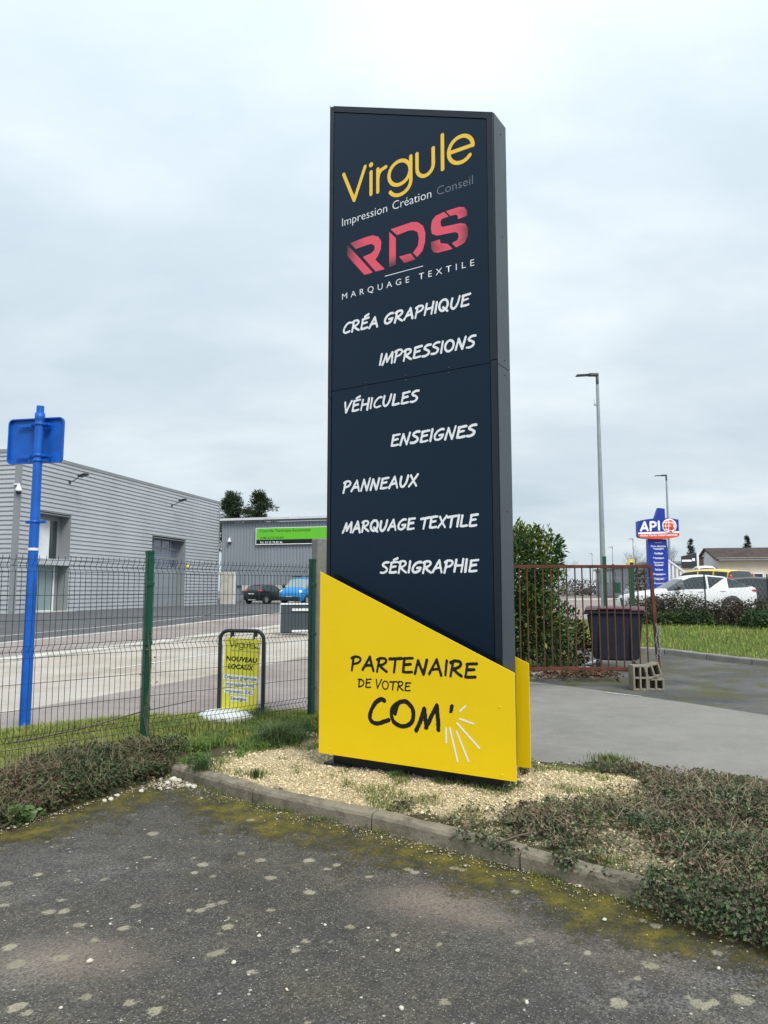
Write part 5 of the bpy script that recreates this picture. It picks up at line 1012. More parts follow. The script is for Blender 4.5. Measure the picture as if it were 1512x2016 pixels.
MPV = [(0, .32, .60, .66, .60, .48), (.12, .24, .74, .80, .80, .62), (.70, .22, .90, .98, .88, .66), (.95, .22, .95, 1.06, .89, .66), (1.65, .22, .98, 1.50, .89, .60), (1.75, .22, .98, 1.54, .89, .60), (2.45, .22, 1.0, 1.60, .89, .60), (2.53, .22, 1.0, 1.60, .89, .60), (3.25, .22, 1.02, 1.58, .89, .60), (3.33, .22, 1.02, 1.575, .89, .60), (3.95, .22, 1.03, 1.52, .88, .58), (4.02, .24, 1.03, 1.50, .88, .58), (4.25, .26, 1.02, 1.10, .85, .66), (4.33, .34, .72, .78, .80, .64)]
FAST = wider(FAST, .12); HATCH = wider(HATCH, .12); VAN = wider(VAN, .08); MPV = wider(MPV, .13)
GZ = lambda x, y, d=.03: float(hgt(x, y)) + d
# white fastback behind the hedge: nose to the left
def ground_at(px, y): X_ = (px - 756) / F * y; return X_
yw = 28.0; xn = at(1238, 1150, 27.1).x
wc_ = make_car('parked_car', 'white fastback car parked side-on behind the low hedge', 'car', (xn, yw, GZ(xn + 2, yw, .06)), math.radians(-3), FAST, M['p_white'], [(4, 7), (8, 9), (10, 11)], [3], [10, 11], [.95, 3.72],
 [('taillight', 'red_light', (4.50, -.72, .90), (.20, .14, .055), -.3), ('taillight', 'red_light', (4.50, .72, .90), (.20, .14, .055), .3), ('headlight', 'clear_light', (.24, -.66, .64), (.26, .14, .05), .5), ('mirror', 'plastic_dark', (1.82, -1.0, 1.0), (.10, .10, .075), 0), ('mirror', 'plastic_dark', (1.82, 1.0, 1.0), (.10, .10, .075), 0)],
 None, .33, 'glass_dark', [('spoiler', 'plastic_dark', (4.34, 0, 1.115), (.20, 1.3, .03)), ('door_handle', 'p_white', (2.62, -.905, .86), (.20, .03, .03)), ('door_handle', 'p_white', (3.42, -.905, .88), (.20, .03, .03)), ('number_plate', 'white_plate', (4.69, 0, .68), (.012, .5, .11))]); wc_.scale = (1, 1, 1.04)
yy_ = 31.5; xr = at(1482, 1150, yy_).x
yc_ = make_car('parked_car', 'yellow family car with red tail lamps behind the white fastback', 'car', (xr - .25 - 2.03, yy_ + 3.82, GZ(xr, yy_, .06)), math.radians(-62), MPV, M['p_yellow'], [(4, 6), (7, 8), (9, 10)], [3], [11], [.85, 3.5],
 [('taillight', 'red_light', (4.12, -.74, 1.12), (.10, .10, .26), 0), ('taillight', 'red_light', (4.12, .74, 1.12), (.10, .10, .26), 0), ('mirror', 'plastic_dark', (1.6, -1.0, 1.05), (.10, .10, .08), 0)], None, .32, 'glass_dark', [('number_plate', 'white_plate', (4.34, 0, .6), (.012, .5, .11))]); yc_.scale = (1, 1, 1.17)
xr = at(1509, 1150, 30.2).x
make_car('parked_car', 'dark charcoal car with a red tail lamp at the right edge behind the hedge', 'car', (xr - 3.3, 30.2, GZ(xr, 30.2, .06)), math.radians(-38), HATCH, M['p_char'], [(4, 6), (7, 9)], [3], [10], [.75, 3.2],
 [('taillight', 'red_light', (3.78, -.68, .93), (.14, .18, .08), 0), ('taillight', 'red_light', (3.78, .68, .93), (.14, .18, .08), 0)], None, .30, 'glass_dark')
p = at(1400, 1135, 52); wv = make_car('parked_van', 'small white van seen end-on between the house and the yellow car', 'van', (p.x, 52, GZ(p.x, 52, .06)), math.radians(78), VAN, M['p_white'], [(4, 6), (7, 8)], [3], [9], [.95, 3.9], [], None, .33); wv.scale = (.7, .68, 1.38)
for px, y, rz, st_, pt, lb in [(1266, 80, 185, HATCH, 'p_silver', 'distant silver hatchback parked left of the blue totem'), (1500, 46, 175, HATCH, 'p_silver', 'silver car parked at the far right in front of the house'), (1168, 150, 10, VAN, 'p_white', 'distant white van seen through the gate bars left of the lamp post'), (1152, 140, 0, HATCH, 'p_char', 'distant dark car left of the white van beyond the gate')]:
    p = at(px, 1150, y); make_car('parked_car' if st_ is HATCH else 'parked_van', lb, 'car' if st_ is HATCH else 'van', (p.x - (2 if rz < 90 else -2), y, GZ(p.x, y, .06)), math.radians(rz), st_, M[pt], [(4, 6), (7, 9)] if st_ is HATCH else [(4, 6)], [3], [10] if st_ is HATCH else [9], [.75, 3.2], [])
# left side: black hatchback tail-on and blue van nose-on
p = at(527, 1185, 57); make_car('parked_car', 'black hatchback seen from behind in front of the grey building', 'car', (p.x + .85, 59.0, GZ(p.x, 57, .03)), math.radians(180 + 62), HATCH, M['p_black'], [(4, 6), (7, 9)], [3], [10], [.75, 3.2],
 [('taillight', 'red_light', (3.80, -.66, .95), (.10, .20, .11), 0), ('taillight', 'red_light', (3.80, .66, .95), (.10, .20, .11), 0)], None, .31, 'glass_dark', [('number_plate', 'white_plate', (3.965, 0, .74), (.012, .52, .11)), ('bumper_plate', 'white_metal', (3.98, .1, .30), (.02, .7, .05)), ('roof_aerial', 'red_light', (3.3, 0, 1.42), (.1, .5, .03))])
p = at(590, 1184, 55); make_car('parked_van', 'bright blue van parked nose-on beside the black hatchback', 'van', (p.x - .55, 53.0, GZ(p.x, 55, .03)), math.radians(68), VAN, M['p_blue'], [(4, 6)], [3], [9], [.95, 3.9],
 [('headlight', 'clear_light', (.34, -.74, .88), (.24, .16, .15), .4), ('headlight', 'clear_light', (.34, .74, .88), (.24, .16, .15), -.4), ('mirror', 'plastic_dark', (1.15, -1.1, 1.32), (.1, .12, .16), 0), ('mirror', 'plastic_dark', (1.15, 1.1, 1.32), (.1, .12, .16), 0)], None, .33, 'glass_pale',
 [('number_plate', 'white_plate', (-.008, 0, .52), (.012, .5, .11)), ('bumper', 'plastic_dark', (.05, 0, .42), (.18, 1.66, .30)), ('roof_rack', 'plastic_dark', (2.2, -.6, 2.03), (1.6, .04, .05)), ('roof_rack', 'plastic_dark', (2.2, .6, 2.03), (1.6, .04, .05)), ('roof_bar', 'plastic_dark', (1.9, 0, 2.06), (.06, 1.3, .05)), ('grille', 'plastic_dark', (.10, 0, .80), (.05, .7, .06))])

# ------------------------------------------------------------------ silver ribbed building on the left
A0 = Vector((-16.75, 33.4, .52)); dirv = Vector((4.6, 20.4, 0)); BL = dirv.length; brz = math.atan2(dirv.y, dirv.x)
hall = empty('ribbed_building', A0, brz, 'low silver workshop building with horizontal ribbed cladding and recessed doors', 'building')
BH = 7.42
def wx(px): # where the wall line meets that picture column
    q = (px - 756) / F; e = dirv.normalized(); return (q * A0.y - A0.x) / (e.x - q * e.y)
d0, d1, g0, g1 = wx(72), wx(134), wx(296.5), wx(362.5)
dh, gh_ = 4.80, 4.35
pit = .2125; prof = []; z = 0.0
while z < BH - .02: prof += [(z, 0.0), (z + pit * .12, -.085), (z + pit * .74, -.085), (z + pit * .84, 0.0)]; z += pit
prof = [p for p in prof if p[0] <= BH]; 
def ribbed(nm, xs_, open_, ax, parent, mat):
    zs_ = [p[0] for p in prof]; V = []; Fc = []
    for x in xs_:
        for z, y in prof: V.append((x, y, z) if ax == 'x' else (y, x, z))
    m_ = len(prof)
    for i in range(len(xs_) - 1):
        xm = (xs_[i] + xs_[i + 1]) / 2
        for j in range(m_ - 1):
            zm = (zs_[j] + zs_[j + 1]) / 2
            if any(a < xm < b_ and zm < h for a, b_, h in open_): continue
            Fc.append((i * m_ + j, (i + 1) * m_ + j, (i + 1) * m_ + j + 1, i * m_ + j + 1))
    b = MB(); b.add(V, Fc); return b.build(nm, mat, parent)
ribbed('front_wall', [.12, d0, d1, g0, g1, BL - .1], [(d0, d1, dh), (g0, g1, gh_)], 'x', hall, M['clad'])
ribbed('end_wall', [.12, 9.0], [], 'y', hall, M['clad'])
b = MB(); b.box((.03, .03, BH / 2), (.22, .22, BH)); b.build('corner_trim', M['trim'], hall); b = MB(); b.box((BL - .02, .03, BH / 2), (.18, .22, BH)); b.build('corner_trim', M['trim'], hall)
b = MB(); b.box((BL / 2, .05, BH + .05), (BL + .3, .34, .16)); b.box((.05, 4.7, BH + .05), (.34, 9.0, .16)); b.build('parapet_cap', M['trim'], hall)
b = MB(); b.box((BL / 2, 4.6, BH / 2 - .2), (BL - .8, 8.0, BH - .6)); b.build('core', M['trim'], hall)   # body of the hall behind its skin
def recess(x0, x1, h, dep, nm):
    b = MB(); b.box((x0 + .02, dep / 2 - .035, h / 2), (.04, dep + .07, h)); b.box((x1 - .02, dep / 2 - .035, h / 2), (.04, dep + .07, h)); b.box(((x0 + x1) / 2, dep / 2 - .035, h + .02 - .06), (x1 - x0 - .08, dep + .07, .04)); return b.build(nm, M['trim'], hall)
recess(d0, d1, dh, .55, 'door_reveal'); recess(g0, g1, gh_, .55, 'door_reveal')
# entrance: tall window over a beam, glazed door under it
xm = (d0 + d1) / 2; wd_ = d1 - d0 - .1
b = MB(); b.box((xm, .50, dh / 2), (wd_, .05, dh)); b.build('door_back', M['door_panel'], hall)
b = MB(); b.box((xm - wd_ * .18, .44, 3.55), (wd_ * .58, .06, 1.9)); b.build('white_panel', M['white_metal'], hall)
b = MB(); b.box((xm + wd_ * .24, .44, 3.55), (wd_ * .24, .06, 1.9)); w1 = b.build('window', M['glass_dark'], hall)
b = MB(); b.box((xm, .15, 2.45), (wd_, .55, .30)); b.build('canopy', M['clad'], hall)
b = MB(); b.box((xm - .08, .42, 1.17), (wd_ * .62, .06, 2.15)); dr = b.build('glass_door', M['glass_pale'], hall)
b = MB(); 
for x in (xm - .08 - wd_ * .33, xm - .08 + wd_ * .33): b.box((x, .41, 1.17), (.09, .10, 2.3))
b.box((xm - .08, .41, 2.27), (wd_ * .60, .10, .08)); b.box((xm - .08, .41, .06), (wd_ * .60, .10, .10)); b.build('door_frame', M['white_metal'], dr)
b = MB(); b.box((xm - .08 - wd_ * .22, .37, 1.1), (.04, .05, .5)); b.build('door_handle', M['plastic_dark'], dr)
b = MB(); b.box((xm, -.1, .03), (wd_ + .3, .9, .08)); b.build('door_step', M['conc_pale'], hall)
# sectional garage door: three glazed rows over plain sections
wg = g1 - g0 - .1; xg = (g0 + g1) / 2; gd = empty('garage_door', (xg, .46, 0)); gd.parent = hall
sec = gh_ / 7
for i in range(7):
    z = sec * (i + .5)
    if i < 4:
        b = MB(); b.box((0, 0, z), (wg, .06, sec - .012)); b.build('door_section', M['door_panel'], gd)
    else:
        b = MB(); nq = 4; cw = wg / nq
        for q in range(nq + 1): b.box((-wg / 2 + q * cw + (.03 if q == 0 else -.03 if q == nq else 0), 0, z), (.07, .06, sec - .012))
        for q in range(nq):
            for s_ in (-1, 1): b.box((-wg / 2 + (q + .5) * cw, .001, z + s_ * (sec / 2 - .04)), (cw - .08, .054, .06))
        b.build('door_section', M['door_panel'], gd)
        for q in range(nq): c_ = MB(); c_.box((-wg / 2 + (q + .5) * cw, .012, z), (cw - .06, .015, sec - .12)); c_.build('pane', M['glass_refl'] if 'glass_refl' in M else M['glass_dark'], gd)
# floodlights on arms, dome camera, alarm bell
def flood(px, h):
    x = wx(px); f_ = empty('floodlight', (x, -.06, h)); f_.parent = hall
    b = MB(); b.box((0, 0, -.28), (.14, .10, .14)); b.tube([(0, -.03, -.28), (0, -.30, -.18), (0, -.62, .03)], .022, 6); b.build('arm', M['plastic_dark'], f_)
    b = MB(); b.box((0, -.78, .06), (.36, .46, .09), Matrix.Rotation(-.25, 3, 'X')); b.build('lamp_head', M['plastic_dark'], f_, bevel=.02)
flood(128, 6.78); flood(333, 6.75)
def dome(parent, c, s_=1.0):
    dm = empty('dome_camera', c); dm.parent = parent; b = MB(); b.lathe([(0, .28), (.05, .27), (.09, .16), (.13, .08), (.13, 0), (0, 0)], 14); b.box((0, .1, .3), (.06, .26, .06)); b.build('housing', M['white_metal'], dm); b = MB(); b.lathe([(.115, -.001), (.10, -.07), (.05, -.115), (0, -.125)], 14); b.build('lens_dome', M['glass_dark'], dm); dm.scale = (s_, s_, s_)
dome(hall, (-.12, -.14, 5.55), 1.15)
b = MB(); b.lathe([(0, -.10), (.10, -.08), (.12, -.03), (.12, 0), (0, 0)], 14, (wx(368), -.07, 2.65), 'y'); b.build('alarm_bell', M['vinyl_amber'], hall)

# ------------------------------------------------------------------ grey hall closing the yard
C0 = at(434, 1184, 66.0); C1 = at(700, 1180, 62.6); cz = float(hgt(C0.x, 66)); cd = (C1 - C0); cd.z = 0; CL = cd.length; crz = math.atan2(cd.y, cd.x)
rear = empty('grey_hall', (C0.x, C0.y, cz), crz, 'grey metal-clad hall with a pale roof edge behind the parked van', 'building')
CHt = 7.05
V = []; pr_ = []; x = 0
while x < CL: pr_ += [(x, 0), (x + .04, -.045), (x + .20, -.045), (x + .24, 0)]; x += .30
for x, y in pr_: V += [(x, y, 1.55), (x, y, CHt)]
b = MB(); b.add(V, [(2 * i, 2 * i + 2, 2 * i + 3, 2 * i + 1) for i in range(len(pr_) - 1)]); b.build('cladding', M['clad2'], rear)
b = MB(); b.box((CL / 2, 5, CHt / 2), (CL, 9.8, CHt - .1)); b.build('core', M['clad2'], rear)
for i in range(int(CL / 2.2) + 1):
    b = MB(); b.box((1.1 + i * 2.2, 1.0, CHt + .42), (2.17, 3.0, .20), Matrix.Rotation(.10, 3, 'X')); b.build('roof_sheet', M['white_metal'], rear)
b = MB(); b.box((CL / 2, -.14, CHt + .12), (CL, .22, .18)); b.build('gutter', M['trim'], rear)
b = MB(); b.box((CL / 2, -.02, 1.50), (CL, .14, .08)); b.build('drip_rail', M['trim'], rear)
for j in range(3):
    n = 11; bw = 1.0
    for i in range(n):
        x = 2.6 + i * bw + (.5 if j % 2 else 0); b = MB(); b.box((x, -.05 + RS.uniform(-.008, .008), .25 + j * .49), (bw - .03, .16, .46)); b.build('wall_block', M['conc_pale'] if (i * 7 + j * 3) % 5 else M['conc_grey'], rear, bevel=.01)
dome(rear, (.85, -.2, 5.3), 1.3)
# concrete pier between the halls
pc_ = at(447, 1189, 55.5); b = MB(); b.box((0, 0, 1.2), (1.02, .5, 2.4)); pier = b.build('concrete_pier', M['conc_pale'], None, Vector((pc_.x, 55.5, float(hgt(pc_.x, 55.5)))), bevel=.02); tag(pier, 'pale concrete pier standing between the two halls', 'pier'); b = MB(); b.box((.56, -.02, 1.2), (.07, .5, 2.42)); b.build('white_edge', M['white_metal'], pier)
# green board on the grey hall
def onrear(px, py):
    q = (px - 756) / F; e = cd.normalized(); t = (q * C0.y - C0.x) / (e.x - q * e.y); y = C0.y + e.y * t; return t, at(px, py, y).z - cz
s0, zt0 = onrear(505, 1040); s1, zb0 = onrear(690, 1068); _, zb_a = onrear(505, 1073)
gb = empty('green_board', (C0.x + cd.normalized().x * s0, C0.y + cd.normalized().y * s0, cz + zb_a), crz, 'long green and black advertising board on the wall of the grey hall', 'sign board'); gw, gh2 = s1 - s0, zt0 - zb_a
M['green_print'] = simple('green_print', (.13, .52, .03), .5, 0, .3, .03)
b = MB(); b.box((gw / 2, -.20, gh2 / 2), (gw, .06, gh2)); brd = b.build('backing', M['vinyl_white'], gb)
b = MB(); b.box((gw / 2, -.234, gh2 * .635), (gw - .12, .008, gh2 * .67)); b.build('green_field', M['green_print'], brd); b = MB(); b.box((gw / 2, -.234, gh2 * .17), (gw - .12, .008, gh2 * .245)); b.build('black_field', M['vinyl_black'], brd)
sc_ = F / 66 / 1.0
def bt(tx, px0, px1, py, hp, mt, bold=0.012):
    x0, z0 = onrear(px0, py); x1, _ = onrear(px1, py); typed('lettering', tx, x1 - x0, M[mt], gb, (x0 - s0, -.242, z0 - zb_a), bold, 1, hp / sc_)
bt('Contrôle Technique Automobile', 513.5, 613, 1048.5, 6.2, 'vinyl_black', .0); bt('AUBE AUTO BILAN', 513.5, 560, 1061.5, 4.2, 'vinyl_black', .006); bt('Tél. 03 25 74 80 46', 513.5, 558, 1070.5, 4.2, 'vinyl_white', .006)
# dark cabinet across the street
kp = at(579, 1241, 23.2); cb = empty('utility_cabinet', (kp.x, 23.2, float(hgt(kp.x, 23.2)) + .06), math.radians(12), 'dark grey metal cabinet with two pale bars across the street', 'cabinet')
b = MB(); b.box((0, 0, .44), (.84, .35, .88)); b.build('body', M['steel_cab'] if 'steel_cab' in M else M['plastic_dark'], cb, bevel=.01)
b = MB(); b.box((0, -.18, .90), (.92, .06, .05)); b.box((-.445, -.18, .44), (.03, .06, .90)); b.box((.445, -.18, .44), (.045, .06, .90)); b.build('frame', M['white_metal'], cb)
for z in (.72, .06):
    b = MB(); b.box((.16, -.20, z), (.50, .04, .075)); b.build('bar', M['white_metal'], cb)

# ------------------------------------------------------------------ street lamps
def lamp(px, ptop, y, label, det=True):
    top_ = at(px, ptop, y); gz = float(hgt(top_.x, y)); Hh = top_.z - gz; L = empty('street_lamp', (top_.x, y, gz), 0, label, 'street lamp', 'street lamps along the road')
    b = MB(); b.tube([(0, 0, 0), (0, 0, 1.2), (0, 0, Hh - .35)], [.105, .098, .052], 10); b.build('pole', M['galv'], L)
    b = MB(); b.tube([(0, 0, Hh - .36), (0, 0, Hh - .03)], .056, 10); b.box((-.14, 0, Hh - .0), (.36, .16, .10)); b.build('lamp_bracket', M['lamp_dark'], L, bevel=.02)
    b = MB(); b.box((-.50, 0, Hh - .015), (.50, .22, .05), Matrix.Rotation(-.06, 3, 'Y')); b.build('lamp_head', M['lamp_dark'], L, bevel=.02)
    if det: b = MB(); b.box((-.09, 0, Hh - 1.08), (.09, .06, .07)); b.tube([(-.13, 0, Hh - 1.05), (-.135, 0, Hh - .88)], .006, 5); b.build('sensor', M['galv'], L)
lamp(1175.5, 738, 25.5, 'tallest galvanised street lamp, directly right of the totem sign above the bin'); lamp(1311.5, 936, 48, 'street lamp standing just behind the blue totem', False); lamp(1246, 1061, 106, 'small distant street lamp nearest the left side of the blue totem', False); lamp(1205.5, 1077, 130, 'tiny distant street lamp between the tall lamp post and the gate corner', False); lamp(1165.5, 1090, 155, 'farthest tiny street lamp, left of the tall galvanised lamp post', False)

# ------------------------------------------------------------------ blue shop totem
TY = 44.0; tcx = (1292 - 756) / F * TY; tz = float(hgt(tcx, TY)); S_ = TY / F * 1.003
api = empty('shop_totem', (tcx, TY, tz), 0, 'blue shop totem with a curved head and red band behind the white car', 'sign')
M['api_blue'] = simple('blue_sign_print', (.008, .035, .30), .4, 0, .4, .04); M['api_red'] = simple('red_sign_print', (.70, .075, .03), .45, 0, .4, .04)
def T(px, py): p = at(px, py, TY); return (p.x - tcx, p.z - tz)
b = MB(); b.prism([T(1274.5, 1062), T(1311, 1062), T(1314, 1098), T(1315.5, 1180), T(1276, 1180), T(1276, 1110)], -.12, .25); shaft = b.build('shaft', M['api_blue'], api)
b = MB(); b.prism([T(1287, 1024), T(1295, 1000), T(1308, 1001.5), T(1309, 1024)], -.05, .22); b.build('fin', M['api_blue'], api)
topc = [T(1252.5, 1027), T(1262, 1024.5), T(1276, 1022.5), T(1292, 1021.3), T(1310, 1021.3), T(1322, 1022.2), T(1331.5, 1024)]; botc = [T(1333.5, 1054), T(1331, 1057.5), T(1318, 1060), T(1300, 1061.8), T(1283, 1062), T(1266, 1060.5), T(1256, 1059), T(1253.3, 1056)]
b = MB(); b.prism(topc[::-1] + [T(1252.8, 1040)] + botc[::-1], -.32, .12); hd = b.build('head', M['api_blue'], api, bevel=.015)
b = MB(); b.prism([T(1253, 1049), T(1332.4, 1046.5), T(1333, 1050), T(1253.2, 1052.5)][::-1], -.334, -.322); b.build('white_band', M['vinyl_white'], hd)
b = MB(); b.prism(topc[::-1] + [T(1253, 1049), T(1332.4, 1046.5)], -.335, -.322); b.build('blue_field', M['api_blue'], hd)
b = MB(); b.prism([T(1253.2, 1052.5), T(1333, 1050)] + botc, -.335, -.322); b.build('red_band', M['api_red'], hd)
def tt(tx, x0, x1, py, hp, par, y, bold=.02, mt='vinyl_white', al='L'):
    a = T(x0, py); c_ = T(x1, py); o = typed('lettering', tx, c_[0] - a[0], M[mt], par, (a[0], y, a[1]), bold, 1, hp * S_); return o
def seg(L, r): return [([T(*p) for p in l], r * S_, r * S_) for l in L]
print_obj('lettering', strokes_field(seg([[(1258, 1045.5), (1265, 1029)], [(1265, 1029), (1271, 1045)], [(1260.5, 1041), (1269, 1041)], [(1277, 1045), (1276.5, 1029)], [(1276.5, 1029), (1283, 1028.8), (1286.5, 1031), (1286.5, 1035), (1283, 1037.5), (1277, 1038)], [(1293.5, 1044), (1292.5, 1028)]], 2.0), .02), -.345, M['vinyl_white'], hd)
tt('Auto Parts International', 1256.5, 1329, 1057, 4.6, hd, -.345, .02).rotation_euler = (0, -.02, 0)
gc = T(1313.5, 1036.5); b = MB(); b.lathe([(0, -.350), (14.2 * S_, -.350), (14.2 * S_, -.33)], 28, (gc[0], 0, gc[1]), 'y'); dc = b.build('globe_disc', M['vinyl_white'], hd)
b = MB(); b.lathe([(0, -.356), (12.4 * S_, -.356), (12.4 * S_, -.351)], 28, (gc[0] - .2 * S_, 0, gc[1] + .3 * S_), 'y'); b.build('globe', M['api_red'], dc)
GL = [arc(1313, 1036.3, 12.4, 12.4, 100, 260, 12), arc(1313, 1036.3, 7, 12.4, 95, 265, 12), [(1312, 1024.5), (1312, 1048.5)], [(1301, 1036.5), (1316, 1036.5)], [(1303, 1030), (1312, 1029.5)], [(1303, 1043), (1312, 1043)], [(1318, 1031.5), (1324, 1034)], arc(1315, 1037, 9, 10, -60, 50, 8), [(1313.5, 1045.5), (1322, 1045.5)], [(1310, 1029.5), (1321, 1029.5)]]
print_obj('globe_lines', strokes_field(seg(GL, .55), .012), -.362, M['vinyl_white'], dc)
print_obj('globe_lines', strokes_field(seg([[(1311.5, 1046.4), (1311.6, 1046.5)], [(1319.5, 1046), (1319.6, 1046.1)], [(1322.5, 1037), (1322.6, 1038)]], 1.8), .02), -.366, M['vinyl_white'], dc)
yl = 1072.5
for it in ['-', 'Pièces détachées', 'Automobiles', '-', 'Outillage', '-', 'Pneumatique', '-', 'Équipement', 'de garage', '-', 'Peinture', '-', 'Climatisation', '-', 'Diagnostic', '-', 'Accessoires']:
    cx = lerp(1294.3, 1297, (yl - 1070) / 80)
    if it == '-':
        a, c_ = T(cx - 7, yl - 4.0), T(cx + 7, yl - 4.0); q = MB(); q.box(((a[0] + c_[0]) / 2, -.126, a[1]), (c_[0] - a[0], .008, .016)); q.build('divider', M['vinyl_white'], shaft); yl += 4.6
    else: wdp = min(len(it) * 1.95, 29); tt(it, cx - wdp / 2, cx + wdp / 2, yl, 3.3, shaft, -.128, .012); yl += 4.5
# ------------------------------------------------------------------ hedge, wire fence, house, sheds
def hedge(name, parts, n, lsize, cols, label, cat, stems, up=.3, ratio=.5):
    base = empty(name, (parts[0][0], parts[0][1], float(hgt(parts[0][0], parts[0][1]))), 0, label, cat); B0 = np.array(base.location); w_ = np.array([p[3] * p[5] for p in parts]); w_ = w_ / w_.sum(); P = []
    for p, q in zip(parts, w_):
        m_ = int(n * q); u = RS.normal(0, 1, (m_, 3)); u /= np.linalg.norm(u, axis=1)[:, None]; P.append(np.array(p[:3]) + u * np.array(p[3:]) * RS.beta(4, 1.2, m_)[:, None] * RS.uniform(.85, 1.15, (m_, 1)))
    P = np.concatenate(P); P = P[P[:, 2] > B0[2] - .1] - B0; m_ = len(P); hu = fbm(P[:, 0] * 1.1 + 3, P[:, 2] * 1.6, 111) + RS.normal(0, .12, m_); c = np.array(cols)[np.clip(np.digitize(hu, np.linspace(.35, .65, len(cols) - 1)), 0, len(cols) - 1)] * RS.uniform(.6, 1.4, (m_, 1))
    o = leaves('foliage', P, rdir(m_, up), RS.uniform(.6, 1.3, m_) * lsize, ratio, c, M['leaf_dull'], base, .25, .1); o['kind'] = 'stuff'
    ns = MB()
    for i in range(stems):
        p = parts[RS.randint(len(parts))]; x, y = p[0] + RS.normal(0, p[3] * .5) - B0[0], p[1] + RS.normal(0, p[4] * .5) - B0[1]; h = RS.uniform(.5, 1.15) * (p[2] + p[5] - B0[2]); ns.tube([(x, y, -.05), (x + RS.normal(0, .06), y, h * .5), (x + RS.normal(0, .16), y + RS.normal(0, .1), h)], [.012, .009, .003], 4, False)
    if stems: o = ns.build('stems', M['twig'], base); o['kind'] = 'stuff'
    return base
hp = []
for i in range(11):
    px = 1248 + i * 29; y = 23.2 - i * .12; X_ = (px - 756) / F * y; gz = float(hgt(X_, y)); hh = [.94, .92, .98, 1.06, .96, .82, .86, .80, .90, .92, .94][i] + RS.uniform(-.03, .05); hp.append((X_, y, gz + hh * .47, .42, .5, hh * .56))
hedge('low_hedge', hp, 15000, .075, [(.055, .042, .03), (.075, .06, .042), (.035, .055, .022), (.055, .085, .03), (.095, .085, .05)], 'low scruffy brown and green hedge in front of the white car', 'hedge', 160)
hedge('low_shrub', [(p_[0], p_[1] - .45, p_[2] - .22, .42, .3, .30) for p_ in hp[1:5]], 3500, .07, [(.03, .06, .02), (.05, .09, .03), (.07, .12, .035)], 'greener low growth at the foot of the scruffy hedge', 'shrub', 20)
hedge('low_shrub', [(at(1495, 1225, 21.5).x, 21.5, float(hgt(7, 21.5)) + .25, .55, .4, .42)], 1500, .10, [(.03, .06, .02), (.045, .085, .03)], 'dark green rounded bush at the right end of the lawn', 'shrub', 10)
wy_ = 24.2; wf = empty('chain_link_fence', (at(1240, 1150, wy_).x, wy_, GZ(8, wy_, .0)), 0, 'thin chain-link fence with dark posts running behind the hedge', 'fence'); wx0 = wf.location.x
for px in (1194, 1248, 1388, 1512, 1640):
    x = at(px, 1150, wy_).x - wx0; b = MB(); b.tube([(x, 0, -.1), (x - .02, 0, 1.62)], .024, 8); b.build('fence_post', M['green_wire'], wf)
ml = MB(); hw_ = 1.5; Lx0, Lx1 = at(1194, 1150, wy_).x - wx0, at(1560, 1150, wy_).x - wx0; stp = .14; xq = Lx0
M['mesh_wire'] = simple('chain_link_wire', (.30, .33, .33), .5, .3)
while xq < Lx1 - hw_ / 2:
    for s_ in (0, 1):
        a, c_ = ((xq, .02, .05), (xq + hw_ * .55, .02, hw_)) if s_ == 0 else ((xq + hw_ * .55, .025, .05), (xq, .025, hw_))
        ml.tube([a, c_], .0022, 3, False, False)
    xq += stp
ml.tube([(Lx0, .02, hw_), (Lx1, .02, hw_)], .004, 4, False); o = ml.build('wire_mesh', M['mesh_wire'], wf); o['kind'] = 'stuff'
# green posts and gate beyond the bin
gg = empty('green_gate', (at(1190, 1180, 21).x, 21, GZ(6, 21, 0)), 0, 'dark green metal gate and tall posts behind the bin', 'gate'); g0x = gg.location.x
def gx_at(px): return at(px, 1180, 21).x - g0x
for px, t in ((1192, 2.17), (1246, 2.0)):
    b = MB(); b.box((gx_at(px), 0, t / 2), (.09, .09, t)); b.build('gate_post', M['green_paint'], gg, bevel=.005)
b = MB(); zt_ = 1.28
b.box(((gx_at(1208) + gx_at(1222)) / 2, 0, zt_), (gx_at(1222) - gx_at(1208), .05, .30)); b.bar((gx_at(1209), 0, .1), (gx_at(1209), 0, 1.95), .05); b.bar((gx_at(1222), 0, 1.0), (gx_at(1234), 0, .15), .045); b.build('gate_leaf', M['green_paint'], gg)
# house with tiled roof
HY = 60.0; hcx = at(1412, 1100, HY).x; hz0 = float(hgt(hcx, HY)); hrz = math.radians(-11.5); house = empty('house', (hcx, HY, hz0), hrz, 'long cream house with a brown tiled roof and a pale gable end', 'house')
M['cream'] = simple('cream_render', (.62, .56, .44), .9, 0, .2, .08, .8, .1, 20); M['pale_gable'] = simple('pale_gable_boards', (.60, .63, .65), .8, 0, .2, .06, .8)
k = NT('brown_roof_tiles'); a = k.noise(1.2, 6, .6); bb = k.n('ShaderNodeTexBrick'); bb.inputs['Scale'].default_value = 2.6; bb.inputs['Color1'].default_value = (.045, .030, .026, 1); bb.inputs['Color2'].default_value = (.085, .062, .055, 1); bb.inputs['Mortar'].default_value = (.03, .022, .02, 1); k.l(k.co(), bb.inputs['Vector']); M['roof'] = k.fin(k.mix(k.math('MULTIPLY', k.ramp(a, .4, .65), .5), bb.outputs[0], (.10, .085, .075)), .9, 0, .2)
HD, HL = 7.6, 16.0; ev = at(1412, 1098, HY).z - hz0; rd = at(1388, 1080.5, HY + HD / 2).z - hz0
b = MB(); b.box((HL / 2 + .06, HD / 2, ev / 2), (HL, HD, ev)); b.build('wall', M['cream'], house)
b = MB(); b.prism([(0, 0), (HD, 0), (HD, ev - .02), (HD / 2, rd - .10), (0, ev - .02)], 0, .058, 'x'); b.build('gable_wall', M['pale_gable'], house)
